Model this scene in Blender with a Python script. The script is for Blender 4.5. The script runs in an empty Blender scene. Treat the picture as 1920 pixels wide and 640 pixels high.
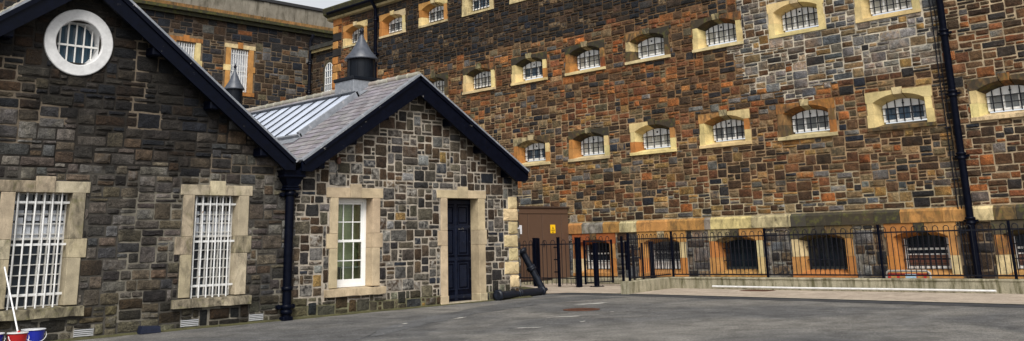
import bpy, math, random
from mathutils import Vector, Matrix
PI = math.pi
H = 1.55                      # eye height: every z below is measured from the eye, ground is about -1.55
scn = bpy.context.scene
COL = scn.collection

# ------------------------------------------------------------------ mesh builder
class MB:
    def __init__(s): s.v = []; s.f = []; s.c = []; s.sm = []
    def add(s, vs, fs, col=(1, 1, 1, 0), sm=False):
        b = len(s.v); s.v += [tuple(p) for p in vs]
        if len(col) == 3: col = (*col, 0)
        for f in fs:
            s.f.append(tuple(i + b for i in f)); s.c.append(col); s.sm.append(sm)
    def box(s, a, b, col=(1, 1, 1, 0), bev=0.0):
        (x0, y0, z0), (x1, y1, z1) = a, b
        x0, x1 = min(x0, x1), max(x0, x1); y0, y1 = min(y0, y1), max(y0, y1); z0, z1 = min(z0, z1), max(z0, z1)
        if bev <= 0:
            s.add([(x0, y0, z0), (x1, y0, z0), (x1, y1, z0), (x0, y1, z0), (x0, y0, z1), (x1, y0, z1), (x1, y1, z1), (x0, y1, z1)],
                  [(0, 3, 2, 1), (4, 5, 6, 7), (0, 1, 5, 4), (1, 2, 6, 5), (2, 3, 7, 6), (3, 0, 4, 7)], col)
            return
        e = min(bev, (x1 - x0) * .45, (y1 - y0) * .45, (z1 - z0) * .45)
        vs = []; idx = {}
        for ix, (X, dx) in enumerate(((x0, 1), (x1, -1))):
            for iy, (Y, dy) in enumerate(((y0, 1), (y1, -1))):
                for iz, (Z, dz) in enumerate(((z0, 1), (z1, -1))):
                    for k in range(3):
                        p = [X + dx * e, Y + dy * e, Z + dz * e]; p[k] = (X, Y, Z)[k]
                        idx[(ix, iy, iz, k)] = len(vs); vs.append(tuple(p))
        I = lambda a, b, c, k: idx[(a, b, c, k)]
        fs = []
        for k in range(3):
            for h in (0, 1):
                q = []
                for (u, w) in ((0, 0), (1, 0), (1, 1), (0, 1)):
                    t = [0, 0, 0]; t[k] = h; t[(k + 1) % 3] = u; t[(k + 2) % 3] = w; q.append(I(*t, k))
                fs.append(tuple(q) if h else tuple(q[::-1]))
        for k in range(3):
            a1, a2 = (k + 1) % 3, (k + 2) % 3
            for u in (0, 1):
                for w in (0, 1):
                    t0 = [0, 0, 0]; t0[a1] = u; t0[a2] = w; t1 = list(t0); t1[k] = 1
                    q = (I(*t0, a1), I(*t1, a1), I(*t1, a2), I(*t0, a2))
                    fs.append(q if u == w else q[::-1])
        for a in (0, 1):
            for b_ in (0, 1):
                for c_ in (0, 1):
                    q = tuple(I(a, b_, c_, k) for k in range(3))
                    fs.append(q if (a + b_ + c_) % 2 == 1 else q[::-1])
        s.add(vs, fs, col)
    def loft(s, rings, col=(1, 1, 1, 0), cap0=True, cap1=True, closed=True, sm=False):
        n = len(rings[0]); vs = [p for r in rings for p in r]; fs = []
        for k in range(len(rings) - 1):
            for i in range(n if closed else n - 1):
                j = (i + 1) % n
                fs.append((k * n + i, k * n + j, (k + 1) * n + j, (k + 1) * n + i))
        s.add(vs, fs, col, sm)
        if cap0: s.add(rings[0], [tuple(range(n))[::-1]], col)
        if cap1: s.add(rings[-1], [tuple(range(n))], col)
    def prism(s, pts, y0, y1, col=(1, 1, 1, 0)):        # polygon in (x,z), extruded along y
        s.loft([[(x, y0, z) for x, z in pts], [(x, y1, z) for x, z in pts]], col)
    def tube(s, path, r, n=8, col=(1, 1, 1, 0), sm=True, caps=True):
        path = [Vector(p) for p in path]; rings = []
        rs = r if isinstance(r, (list, tuple)) else [r] * len(path)
        up = None
        for i, p in enumerate(path):
            if i == 0: t = path[1] - path[0]
            elif i == len(path) - 1: t = path[-1] - path[-2]
            else: t = (path[i + 1] - p).normalized() + (p - path[i - 1]).normalized()
            t.normalize()
            if up is None: up = Vector((0, 0, 1)) if abs(t.z) < .9 else Vector((1, 0, 0))
            a = t.cross(up); a.normalize(); b = a.cross(t); up = b
            rings.append([tuple(p + (a * math.cos(q) + b * math.sin(q)) * rs[i]) for q in [2 * PI * k / n for k in range(n)]])
        s.loft(rings, col, caps, caps, True, sm)
    def lathe(s, c, prof, n=20, col=(1, 1, 1, 0), sm=True, axis=None):
        c = Vector(c); az = Vector(axis).normalized() if axis else Vector((0, 0, 1))
        ax = az.orthogonal().normalized() if axis else Vector((1, 0, 0)); ay = az.cross(ax)
        rings = [[tuple(c + az * z + (ax * math.cos(2 * PI * k / n) + ay * math.sin(2 * PI * k / n)) * max(r, 1e-4)) for k in range(n)] for r, z in prof]
        s.loft(rings, col, True, True, True, sm)
    def bar(s, a, b, w, h, col=(1, 1, 1, 0), up=(0, 0, 1)):
        a, b = Vector(a), Vector(b); t = (b - a).normalized(); u = Vector(up)
        if abs(t.dot(u)) > .95: u = Vector((1, 0, 0))
        x = t.cross(u).normalized(); y = x.cross(t)
        q = [x * w / 2 + y * h / 2, -x * w / 2 + y * h / 2, -x * w / 2 - y * h / 2, x * w / 2 - y * h / 2]
        s.loft([[tuple(a + k) for k in q], [tuple(b + k) for k in q]], col)
    def build(s, name, mat, parent=None, loc=None):
        T = parent
        org = Vector((0, 0, 0)) if loc is not None else ORG.get(root_of(T), Vector((0, 0, 0))) if T else Vector((0, 0, 0))
        me = bpy.data.meshes.new(name)
        me.from_pydata([(x - org.x, y - org.y, z - org.z) for x, y, z in s.v], [], s.f)
        ca = me.color_attributes.new('Col', 'FLOAT_COLOR', 'CORNER')
        data = []
        for f, c in zip(s.f, s.c): data += list(c) * len(f)
        ca.data.foreach_set('color', data)
        me.polygons.foreach_set('use_smooth', s.sm)
        if isinstance(mat, (list, tuple)): [me.materials.append(m) for m in mat]
        else: me.materials.append(mat)
        me.update()
        o = bpy.data.objects.new(name, me); COL.objects.link(o)
        if T: o.parent = T
        if loc is not None:
            r = ORG.get(root_of(T), Vector((0, 0, 0))) if T else Vector((0, 0, 0))
            o.location = Vector(loc) - r
        elif not T: o.location = (0, 0, H)
        return o
ORG = {}
def root_of(o):
    while o is not None and o.parent: o = o.parent
    return o.name if o else None
def thing(name, label, cat, org=(0, 0, 0), frame=0.0, group=None):
    """Empty at the base; org is given in the (rotated) wall frame and in eye-relative z"""
    o = bpy.data.objects.new(name, None); COL.objects.link(o); o.empty_display_size = .3
    o.rotation_euler = (0, 0, frame)
    w = Matrix.Rotation(frame, 3, 'Z') @ Vector(org)
    o.location = (w.x, w.y, w.z + H); ORG[o.name] = Vector(org)
    tag(o, label, cat, group); return o
def tag(o, label=None, cat=None, group=None, kind=None):
    if label: o['label'] = label
    if cat: o['category'] = cat
    if group: o['group'] = group
    if kind: o['kind'] = kind
    return o
def single(mb, name, mat, label, cat, group=None):      # a thing that is one mesh: origin at its base
    xs = [p[0] for p in mb.v]; ys = [p[1] for p in mb.v]; zs = [p[2] for p in mb.v]
    c = ((min(xs) + max(xs)) / 2, (min(ys) + max(ys)) / 2, min(zs))
    mb.v = [(x - c[0], y - c[1], z - c[2]) for x, y, z in mb.v]
    o = mb.build(name, mat); o.location = (c[0], c[1], c[2] + H); return tag(o, label, cat, group)
def part_copy(src, parent, loc=None):
    c = src.copy(); COL.objects.link(c); c.parent = parent
    if loc is not None: c.location = loc
    for ch in list(src.children):
        if ch is not c: part_copy(ch, c)
    return c

# ------------------------------------------------------------------ materials
def lin(*c): return tuple(((v / 255) / 12.92 if v / 255 <= .04045 else ((v / 255 + .055) / 1.055) ** 2.4) for v in c)
class NT:
    def __init__(s, name):
        s.m = bpy.data.materials.new(name); s.m.use_nodes = True; s.t = s.m.node_tree; s.t.nodes.clear()
        s.out = s.n('ShaderNodeOutputMaterial'); s.b = s.n('ShaderNodeBsdfPrincipled')
        s.l(s.b.outputs[0], s.out.inputs[0]); s.geo = s.n('ShaderNodeNewGeometry'); s.P = s.geo.outputs['Position']
    def n(s, k, **kw):
        x = s.t.nodes.new(k)
        for a, v in kw.items(): setattr(x, a, v)
        return x
    def l(s, a, b): s.t.links.new(a, b)
    def put(s, v, sock):
        if hasattr(v, 'is_linked') or hasattr(v, 'node'): s.l(v, sock)
        else:
            if hasattr(sock.default_value, '__len__') and len(sock.default_value) == 4 and len(v) == 3: v = (*v, 1)
            sock.default_value = v
    def noise(s, scale, detail=4, rough=.55, vec=None, dist=0, stretch=None):
        x = s.n('ShaderNodeTexNoise'); x.inputs['Scale'].default_value = scale; x.inputs['Detail'].default_value = detail
        x.inputs['Roughness'].default_value = rough; x.inputs['Distortion'].default_value = dist
        v = vec or s.P
        if stretch:
            mp = s.n('ShaderNodeMapping'); mp.inputs['Scale'].default_value = stretch; s.l(v, mp.inputs[0]); v = mp.outputs[0]
        s.l(v, x.inputs['Vector']); return x.outputs['Fac']
    def ramp(s, fac, stops):
        r = s.n('ShaderNodeValToRGB'); e = r.color_ramp.elements
        while len(e) < len(stops): e.new(.5)
        for el, (p, c) in zip(e, stops):
            el.position = p; el.color = (c, c, c, 1) if not hasattr(c, '__len__') else (*c[:3], 1)
        s.l(fac, r.inputs[0]); return r.outputs[0]
    def mix(s, fac, a, b, mode='MIX'):
        x = s.n('ShaderNodeMix', data_type='RGBA', blend_type=mode)
        s.put(fac, x.inputs[0]); s.put(a, x.inputs[6]); s.put(b, x.inputs[7]); return x.outputs[2]
    def math(s, op, a, b=0.0):
        x = s.n('ShaderNodeMath', operation=op); s.put(a, x.inputs[0]); s.put(b, x.inputs[1]); return x.outputs[0]
    def attr(s):
        a = s.n('ShaderNodeAttribute', attribute_name='Col'); return a.outputs['Color'], a.outputs['Alpha']
    def bump(s, h, strength=.3, dist=.02, prev=None):
        x = s.n('ShaderNodeBump'); x.inputs['Strength'].default_value = strength; x.inputs['Distance'].default_value = dist
        s.l(h, x.inputs['Height'])
        if prev: s.l(prev, x.inputs['Normal'])
        return x.outputs[0]
    def fin(s, col, rough=.8, nrm=None, metal=0, spec=.5):
        s.put(col, s.b.inputs['Base Color']); s.put(rough, s.b.inputs['Roughness']); s.b.inputs['Metallic'].default_value = metal
        s.b.inputs['Specular IOR Level'].default_value = spec
        if nrm: s.l(nrm, s.b.inputs['Normal'])
        return s.m

def m_rubble(name, blot=(0.42, .40, .36), sc=1.0, contrast=.5, patch=.3, tint=None):
    t = NT(name); c, a = t.attr()
    n1 = t.noise(7 * sc, 6, .65); n2 = t.noise(45 * sc, 5, .7); n3 = t.noise(18 * sc, 4, .6, dist=.6); n4 = t.noise(9 * sc, 5, .62)
    v = t.ramp(n1, [(.28, 1 - contrast), (.72, 1 + contrast)])
    c1 = t.mix(1.0, c, v, 'MULTIPLY')
    c1 = t.mix(1.0, c1, t.ramp(n2, [(.32, .42), (.70, 1.62)]), 'MULTIPLY')
    pt = t.noise(.85, 6, .68, dist=.7); gm = t.noise(1.6, 6, .7, dist=.4, stretch=(1.6, 1.6, .35))
    c1 = t.mix(1.0, c1, t.ramp(pt, [(.34, 1 - patch * 1.25), (.66, 1 + patch)]), 'MULTIPLY')
    c1 = t.mix(1.0, c1, t.ramp(gm, [(.36, 1 - patch * 1.1), (.56, 1.0)]), 'MULTIPLY')
    if tint:
        tn = t.noise(.55, 6, .7, dist=1.0)
        c1 = t.mix(t.ramp(tn, [(.47, 0.0), (.66, .7)]), c1, t.mix(1.0, c1, tint, 'MULTIPLY'))
    f = t.math('MULTIPLY', a, t.ramp(n4, [(.40, 0.0), (.66, 1.0)]))
    c2 = t.mix(f, c1, blot)
    lich = t.ramp(t.noise(95 * sc, 2, .5), [(.66, 0.0), (.74, .55)])
    c2 = t.mix(lich, c2, t.mix(.5, c2, (.30, .28, .24)))
    b = t.bump(n3, .75, .06); b = t.bump(n2, .85, .03, b)
    return t.fin(c2, .82, b, spec=.3)
def m_mortar(name):
    t = NT(name); c, a = t.attr(); n1 = t.noise(3.2, 5, .65); n2 = t.noise(60, 4, .7)
    c1 = t.mix(1.0, c, t.ramp(n1, [(.30, .42), (.66, 1.25)]), 'MULTIPLY')
    c1 = t.mix(1.0, c1, t.ramp(n2, [(.3, .75), (.7, 1.2)]), 'MULTIPLY')
    return t.fin(c1, .95, t.bump(n2, .5, .01), spec=.2)
def m_ashlar(name, stain=(.035, .03, .022), green=(.10, .10, .025)):
    t = NT(name); c, a = t.attr()
    n1 = t.noise(2.2, 6, .65); n2 = t.noise(55, 5, .7); n3 = t.noise(3.0, 6, .68, dist=.8, stretch=(1.6, 1.6, .7)); n4 = t.noise(6, 5, .6)
    c1 = t.mix(1.0, c, t.ramp(n1, [(.25, .58), (.75, 1.28)]), 'MULTIPLY')
    c1 = t.mix(1.0, c1, t.ramp(n2, [(.3, .78), (.7, 1.12)]), 'MULTIPLY')
    th = t.math('ADD', t.ramp(n3, [(.22, 0.0), (.78, 1.0)]), t.math('SUBTRACT', t.math('MULTIPLY', a, 1.4), .74))
    c2 = t.mix(t.ramp(th, [(.12, 0.0), (.68, .93)]), c1, stain)
    g = t.math('MULTIPLY', t.ramp(n4, [(.52, 0.0), (.7, .75)]), t.ramp(a, [(.15, 0.0), (.6, 1.0)]))
    c2 = t.mix(g, c2, green)
    pits = t.ramp(t.noise(26, 3, .6), [(.66, 0.0), (.75, .6)])
    c2 = t.mix(pits, c2, t.mix(.6, c2, (.05, .03, .015)))
    return t.fin(c2, .85, t.bump(n2, .35, .012, t.bump(n4, .25, .03)), spec=.25)
def m_paint(name, col, rough=.4, wear=None, amt=.0, var=.25, spec=.5):
    t = NT(name); n1 = t.noise(9, 4, .6); n2 = t.noise(60, 3, .6)
    c = t.mix(1.0, col, t.ramp(n1, [(.25, 1 - var), (.75, 1 + var)]), 'MULTIPLY')
    if wear: c = t.mix(t.ramp(t.noise(5.5, 6, .7, dist=.4), [(.68 - amt, 0.0), (.72 - amt, 1.0)]), c, wear)
    return t.fin(c, t.ramp(n1, [(.2, max(.05, rough - .12)), (.8, rough + .15)]), t.bump(n2, .12, .006), spec=spec)
def m_attr(name, rough=.6, var=.25, sc=8, bump=.2, metal=0, spec=.5):
    t = NT(name); c, a = t.attr(); n1 = t.noise(sc, 5, .6); n2 = t.noise(sc * 8, 4, .65)
    c1 = t.mix(1.0, c, t.ramp(n1, [(.25, 1 - var), (.75, 1 + var)]), 'MULTIPLY')
    c1 = t.mix(1.0, c1, t.ramp(n2, [(.25, 1 - var * .5), (.75, 1 + var * .5)]), 'MULTIPLY')
    return t.fin(c1, rough, t.bump(n2, bump, .008), metal=metal, spec=spec)
def m_glass(name, col, rough=.06, var=.5):
    t = NT(name); n = t.noise(1.3, 3, .5); w = t.noise(3.5, 2, .5)
    c = t.mix(1.0, col, t.ramp(n, [(.3, 1 - var), (.7, 1 + var)]), 'MULTIPLY')
    return t.fin(c, rough, t.bump(w, .05, .02), spec=.6)
def m_clear(name):
    t = NT(name); t.t.nodes.remove(t.b)
    tr = t.n('ShaderNodeBsdfTransparent'); tr.inputs[0].default_value = (.86, .90, .86, 1)
    gl = t.n('ShaderNodeBsdfGlossy'); gl.inputs['Roughness'].default_value = .03
    fr = t.n('ShaderNodeFresnel'); fr.inputs[0].default_value = 1.5
    mx = t.n('ShaderNodeMixShader'); t.l(fr.outputs[0], mx.inputs[0]); t.l(tr.outputs[0], mx.inputs[1]); t.l(gl.outputs[0], mx.inputs[2])
    t.l(mx.outputs[0], t.out.inputs[0]); return t.m
def m_asphalt(name, base=(.092, .092, .093), tint=(.160, .153, .141), smooth=0.0):
    t = NT(name); big = t.noise(.22, 5, .62, dist=.7); med = t.noise(1.5, 5, .6, dist=.5); fine = t.noise(70, 3, .7); f2 = t.noise(22, 4, .75)
    c = t.mix(t.ramp(big, [(.40, 0.0), (.60, 1.0)]), base, tint)
    c = t.mix(1.0, c, t.ramp(med, [(.28, .60), (.72, 1.32)]), 'MULTIPLY')
    oil = t.noise(.75, 5, .7, dist=1.2); c = t.mix(t.ramp(oil, [(.58, 0.0), (.72, .45)]), c, (.036, .035, .034))
    c = t.mix(1.0, c, t.ramp(fine, [(.27, .36 + smooth * .3), (.73, 1.70 - smooth * .3)]), 'MULTIPLY')
    c = t.mix(1.0, c, t.ramp(f2, [(.3, .52), (.7, 1.5)]), 'MULTIPLY')
    vo = t.n('ShaderNodeTexVoronoi', feature='F1'); vo.inputs['Scale'].default_value = 9; t.l(t.P, vo.inputs['Vector'])
    spk = t.math('MULTIPLY', t.ramp(vo.outputs['Distance'], [(.0, 1.0), (.11, 1.0), (.14, 0.0)]), t.ramp(t.noise(3.1, 2, .5), [(.50, 0.0), (.58, .8)]))
    c = t.mix(spk, c, (.34, .32, .28))
    cr = t.n('ShaderNodeTexVoronoi', feature='DISTANCE_TO_EDGE'); cr.inputs['Scale'].default_value = .35
    t.l(t.P, cr.inputs['Vector'])
    crm = t.math('MULTIPLY', t.ramp(cr.outputs['Distance'], [(.0, .8), (.012, 0.0)]), t.ramp(big, [(.45, 0.0), (.55, 1.0)]))
    return t.fin(c, .9, t.bump(fine, .7, .012), spec=.25)
def m_concrete(name, col=(.30, .265, .20), stain=(.07, .06, .03), amt=0.0, streak=False):
    t = NT(name); n1 = t.noise(1.3, 6, .65, dist=.4); n2 = t.noise(40, 4, .7)
    n3 = t.noise(2.6, 6, .7, stretch=(1.5, 2.4, .35) if streak else None)
    c = t.mix(1.0, col, t.ramp(n1, [(.25, .66), (.75, 1.25)]), 'MULTIPLY')
    c = t.mix(t.ramp(n3, [(.48 - amt, 0.0), (.66 - amt, .85)]), c, stain)
    c = t.mix(1.0, c, t.ramp(n2, [(.3, .72), (.7, 1.24)]), 'MULTIPLY')
    return t.fin(c, .92, t.bump(n2, .45, .012), spec=.2)

M = {}
M['main'] = m_rubble('basalt_rubble_main', (.30, .20, .10), 1.0, .5, .34, (1.45, .95, .55))
M['house_a'] = m_rubble('basalt_squared_dark', (.24, .23, .22), 1.0, .55, .42, (.70, .74, .92))
M['house_b'] = m_rubble('basalt_rubble_pale', (.46, .43, .38), 1.0, .6, .30)
M['rear'] = m_rubble('basalt_rear', (.2, .15, .1), .8, .4)
M['mortar'] = m_mortar('lime_mortar')
M['ash'] = m_ashlar('sandstone_weathered')
M['ash_clean'] = m_ashlar('sandstone_dressed', (.13, .10, .065), (.14, .12, .05))
M['navy'] = m_paint('navy_gloss_paint', (.0016, .0026, .0075), .36, var=.4, spec=.08)
M['navy_chip'] = m_paint('navy_flaking_paint', (.0016, .0026, .0075), .38, (.42, .40, .36), .005, .4, spec=.10)
M['black'] = m_paint('black_iron_paint', (.006, .007, .012), .42, var=.35, spec=.2)
M['white'] = m_paint('white_gloss_paint', (.62, .62, .61), .5, (.25, .16, .09), .02, .2)
M['whiteclean'] = m_paint('white_sash_paint', (.80, .80, .78), .38, var=.06)
M['rustwhite'] = m_paint('rusted_white_paint', (.70, .69, .66), .45, (.22, .10, .035), -.02, .12)
M['dullwhite'] = m_paint('dull_rusted_white', (.56, .55, .52), .5, (.20, .10, .04), .0, .15)
M['lead'] = m_paint('lead_sheet', (.20, .215, .24), .42, (.34, .34, .36), .10, .25)
M['slate'] = m_attr('roof_slate', .55, .28, 6, .3)
M['attr'] = m_attr('coloured_surface', .6, .16, 6, .15)
M['attr_gloss'] = m_attr('coloured_plastic', .35, .12, 5, .06)
M['gdark'] = m_glass('glass_dark', (.012, .018, .026))
M['gblue'] = m_glass('glass_blue', (.035, .065, .10), .08)
M['gpale'] = m_glass('glass_pale_blind', (.42, .41, .36), .15, .25)
M['gmesh'] = m_glass('glass_obscured', (.16, .17, .17), .2, .35)
M['grear'] = m_glass('glass_blind_and_reflection', (.50, .53, .58), .15, .25)
M['gteal'] = m_glass('glass_teal_slats', (.014, .042, .070), .25, .4)
M['roofglass'] = m_glass('rooflight_glass', (.58, .64, .76), .08, .15)
M['clear'] = m_clear('clear_window_glass')
M['asphalt'] = m_asphalt('asphalt')
M['asphalt_strip'] = m_asphalt('asphalt_reinstated', (.098, .100, .104), (.088, .088, .088), .6)
M['asphalt_edge'] = m_asphalt('asphalt_dark_edge', (.040, .043, .050), (.052, .052, .054), .5)
M['conc'] = m_concrete('pavement_concrete', (.40, .335, .27), (.19, .155, .115), -.03)
M['concwall'] = m_concrete('mossy_concrete', (.33, .30, .215), (.075, .07, .03), .03, True)
M['conckerb'] = m_concrete('pale_concrete', (.50, .46, .37), (.28, .23, .15), -.06)
M['paintmark'] = m_concrete('worn_white_paint', (.56, .55, .51), (.18, .17, .155), .02)
M['rust'] = m_concrete('rusty_iron', (.095, .042, .026), (.05, .025, .015), .0)
M['brown'] = m_paint('brown_enamel', (.092, .052, .033), .5, (.13, .085, .06), -.08, .12)
M['parapet'] = m_concrete('rendered_parapet', (.20, .18, .145), (.075, .066, .048), .0, True)
M['cornice'] = m_ashlar('mossy_cornice', (.028, .026, .018), (.10, .10, .015))
M['grey'] = m_attr('plain_grey', .7, .2, 6, .2)
M['moss'] = m_concrete('mossy_ground', (.075, .072, .034), (.035, .032, .018), .0)  # dark tone also carries the painted corner shade at the wall feet

# ------------------------------------------------------------------ rubble masonry
def subtract(r, o):
    s0, z0, s1, z1 = r; a0, b0, a1, b1 = o
    if s1 <= a0 or s0 >= a1 or z1 <= b0 or z0 >= b1: return [r]
    out = []
    if s0 < a0: out.append((s0, z0, a0, z1))
    if s1 > a1: out.append((a1, z0, s1, z1))
    m0, m1 = max(s0, a0), min(s1, a1)
    if z0 < b0: out.append((m0, z0, m1, b0))
    if z1 > b1: out.append((m0, b1, m1, z1))
    return out
def clip_poly(poly, planes):                  # planes: (a,b,c) keep a*s+b*z<=c
    for a, b, c in planes:
        out = []
        for i in range(len(poly)):
            p, q = poly[i], poly[(i + 1) % len(poly)]
            dp = a * p[0] + b * p[1] - c; dq = a * q[0] + b * q[1] - c
            if dp <= 0: out.append(p)
            if (dp < 0 < dq) or (dq < 0 < dp):
                t = dp / (dp - dq); out.append((p[0] + (q[0] - p[0]) * t, p[1] + (q[1] - p[1]) * t))
        poly = out
        if len(poly) < 3: return []
    return poly
def pack(s0, s1, z0, z1, ux, uz, sizes, rng):
    nx, nz = int(math.ceil((s1 - s0) / ux)), int(math.ceil((z1 - z0) / uz))
    occ = [[False] * nx for _ in range(nz)]
    zb = [z0 + k * uz + (rng.uniform(-.16, .16) * uz if 0 < k < nz else 0) for k in range(nz + 1)]
    bag = [w for w, k in sizes for _ in range(k)]
    out = []
    jx = {}
    def X(i, j):
        k = (i, j)
        if k not in jx: jx[k] = rng.uniform(-.13, .13) * ux
        return s0 + i * ux + jx[k]
    for j in range(nz):
        i = 0
        while i < nx:
            if occ[j][i]: i += 1; continue
            free = 0
            while i + free < nx and not occ[j][i + free] and free < 7: free += 1
            for _ in range(9):
                w, h = rng.choice(bag)
                if w <= free and j + h <= nz and free - w != 1: break
            else:
                w, h = min(free, 3), 1
                if free > 4: w = 2
            for a in range(h):
                for b in range(w): occ[j + a][i + b] = True
            out.append((X(i, j), zb[j], X(i + w, j), zb[j + h])); i += w
    return out
def stones(mb, rects, obstacles, planes, colf, rng, joint=.022, relief=.03, y=0.0, seg=.16, jit=.007):
    for r in rects:
        ps = [r]
        for o in obstacles: ps = [q for p in ps for q in subtract(p, o)]
        for (a, b, c, d) in ps:
            if c - a < .07 or d - b < .055: continue
            h = joint * .5 * rng.uniform(.7, 1.35)
            a += h; b += h; c -= h; d -= h
            k = min(.018, (c - a) * .14, (d - b) * .14)
            ch = [k * rng.uniform(.3, 1.3) for _ in range(4)]
            poly = [(a + ch[0], b), (c - ch[1], b), (c, b + ch[1]), (c, d - ch[2]), (c - ch[2], d), (a + ch[3], d), (a, d - ch[3]), (a, b + ch[0])]
            if planes:
                poly = clip_poly(poly, planes)
                if len(poly) < 3: continue
            pts = []
            for i in range(len(poly)):
                p, q = poly[i], poly[(i + 1) % len(poly)]
                L = math.hypot(q[0] - p[0], q[1] - p[1]); n = max(1, int(L / seg + .5))
                for t in range(n):
                    f = t / n
                    pts.append((p[0] + (q[0] - p[0]) * f + rng.uniform(-jit, jit), p[1] + (q[1] - p[1]) * f + rng.uniform(-jit, jit)))
            cx = sum(p[0] for p in pts) / len(pts); cz = sum(p[1] for p in pts) / len(pts)
            R = relief * rng.uniform(.35, 1.3)
            ins = .018
            sx = max(.3, 1 - 2 * ins / max(c - a, .01)); sz = max(.3, 1 - 2 * ins / max(d - b, .01))
            tx, tz = rng.uniform(-.04, .04), rng.uniform(-.04, .04)
            n = len(pts); V = [(p[0], y + .012, p[1]) for p in pts]
            V += [(cx + (p[0] - cx) * sx, y - R * .6 + rng.uniform(-.3, .3) * relief * .5 + (p[0] - cx) * tx + (p[1] - cz) * tz, cz + (p[1] - cz) * sz) for p in pts]
            V += [(cx + (p[0] - cx) * .5 + rng.uniform(-.01, .01), y - R + rng.uniform(-.5, .5) * relief * .3 + (p[0] - cx) * .5 * tx, cz + (p[1] - cz) * .5 + rng.uniform(-.01, .01)) for p in pts]
            V.append((cx, y - R + rng.uniform(-.3, .2) * relief, cz))
            F = []
            for i in range(n):
                j = (i + 1) % n
                F += [(i, j, n + j, n + i), (n + i, n + j, 2 * n + j, 2 * n + i), (2 * n + i, 2 * n + j, 3 * n)]
            mb.add(V, F, colf(cx, cz, (c - a) * (d - b)))
def wall_sheet(mb, s0, s1, z0, z1, holes, colf, y=0.0, step=.6, planes=None, rng=random):
    xs = {s0, s1}; zs = {z0, z1}
    for a, b, c, d in holes:
        for v in (a, c):
            if s0 < v < s1: xs.add(v)
        for v in (b, d):
            if z0 < v < z1: zs.add(v)
    def fill(S, lo, hi):
        S = sorted(S); out = []
        for p, q in zip(S, S[1:]):
            n = max(1, int((q - p) / step + .5)); out += [p + (q - p) * t / n for t in range(n)]
        return out + [S[-1]]
    xs, zs = fill(xs, s0, s1), fill(zs, z0, z1)
    for x0, x1 in zip(xs, xs[1:]):
        for a0, a1 in zip(zs, zs[1:]):
            mx, mz = (x0 + x1) / 2, (a0 + a1) / 2
            if any(h[0] < mx < h[2] and h[1] < mz < h[3] for h in holes): continue
            poly = [(x0, a0), (x1, a0), (x1, a1), (x0, a1)]
            if planes: poly = clip_poly(poly, planes)
            if len(poly) < 3: continue
            mb.add([(p[0], y, p[1]) for p in poly], [tuple(range(len(poly)))], colf(mx, mz))
def vary(c, rng, v=.24, h=.035):
    k = 1 + rng.uniform(-v, v); return tuple(max(.004, x * k * (1 + rng.uniform(-h, h))) for x in c)
def pick(opts, rng):
    t = sum(w for _, w in opts) * rng.random()
    for c, w in opts:
        t -= w
        if t <= 0: return c
    return opts[-1][0]
def vnoise(x, y, seed=0):                     # cheap value noise for colour zones
    def hsh(i, j):
        n = (i * 374761393 + j * 668265263 + seed * 1442695041) & 0xffffffff
        n = ((n ^ (n >> 13)) * 1274126177) & 0xffffffff
        return ((n ^ (n >> 16)) & 0xffff) / 65535
    i, j = math.floor(x), math.floor(y); u, v = x - i, y - j; u = u * u * (3 - 2 * u); v = v * v * (3 - 2 * v)
    return (hsh(i, j) * (1 - u) + hsh(i + 1, j) * u) * (1 - v) + (hsh(i, j + 1) * (1 - u) + hsh(i + 1, j + 1) * u) * v

DARK = (.026, .024, .024); BLUEB = (.018, .022, .032); BROWN = (.092, .050, .024); DBROWN = (.048, .029, .016)
RUST = (.21, .080, .024); RED = (.135, .056, .024); ORANGE = (.30, .12, .035); GREY = (.110, .103, .095); LGREY = (.20, .20, .19); TAN = (.215, .15, .078)
OCHRE = (.25, .155, .055); OLIVE = (.095, .078, .046); STEEL = (.082, .088, .094)

# ================================================================== CELL BLOCK (main wall, frame rotated -90 deg: local x = -Y, local y = X)
FR = -PI / 2
XW = 29.0; YEND = 41.55; YNEAR = 1.0; ZB = -1.55; ZTOP = 12.05
cell = thing('cell_block', 'tall brown basalt prison block with rows of small barred arched windows', 'building', (-YEND, XW, ZB), FR)
rng = random.Random(7)
rows = []
cols = [39.62 - 3.093 * k for k in range(13)]          # cell centres along the wall
for y in cols:
    for rw, zc in ((2, 10.65), (1, 7.03), (0, 3.56)):
        rows.append((y, zc, rw))
vis = lambda y, rw: {2: y > 26, 1: 10 < y < 36, 0: 5 < y < 31}[rw]
cellwins = [w for w in rows if vis(w[0], w[2])]
base_y = [24.12, 20.95, 17.88, 14.77, 11.64, 8.55, 5.45]
obst = []
for (y, zc, rw) in cellwins: obst.append((-y - 1.035, zc - .52, -y + 1.035, zc + .70))
PL0, PL1 = .27, .69
obst.append((-YEND - 1, PL0 - .01, -YNEAR + 1, PL1 + .01))
for y in base_y: obst.append((-y - 1.07, -1.32, -y + 1.07, PL0))
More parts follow.
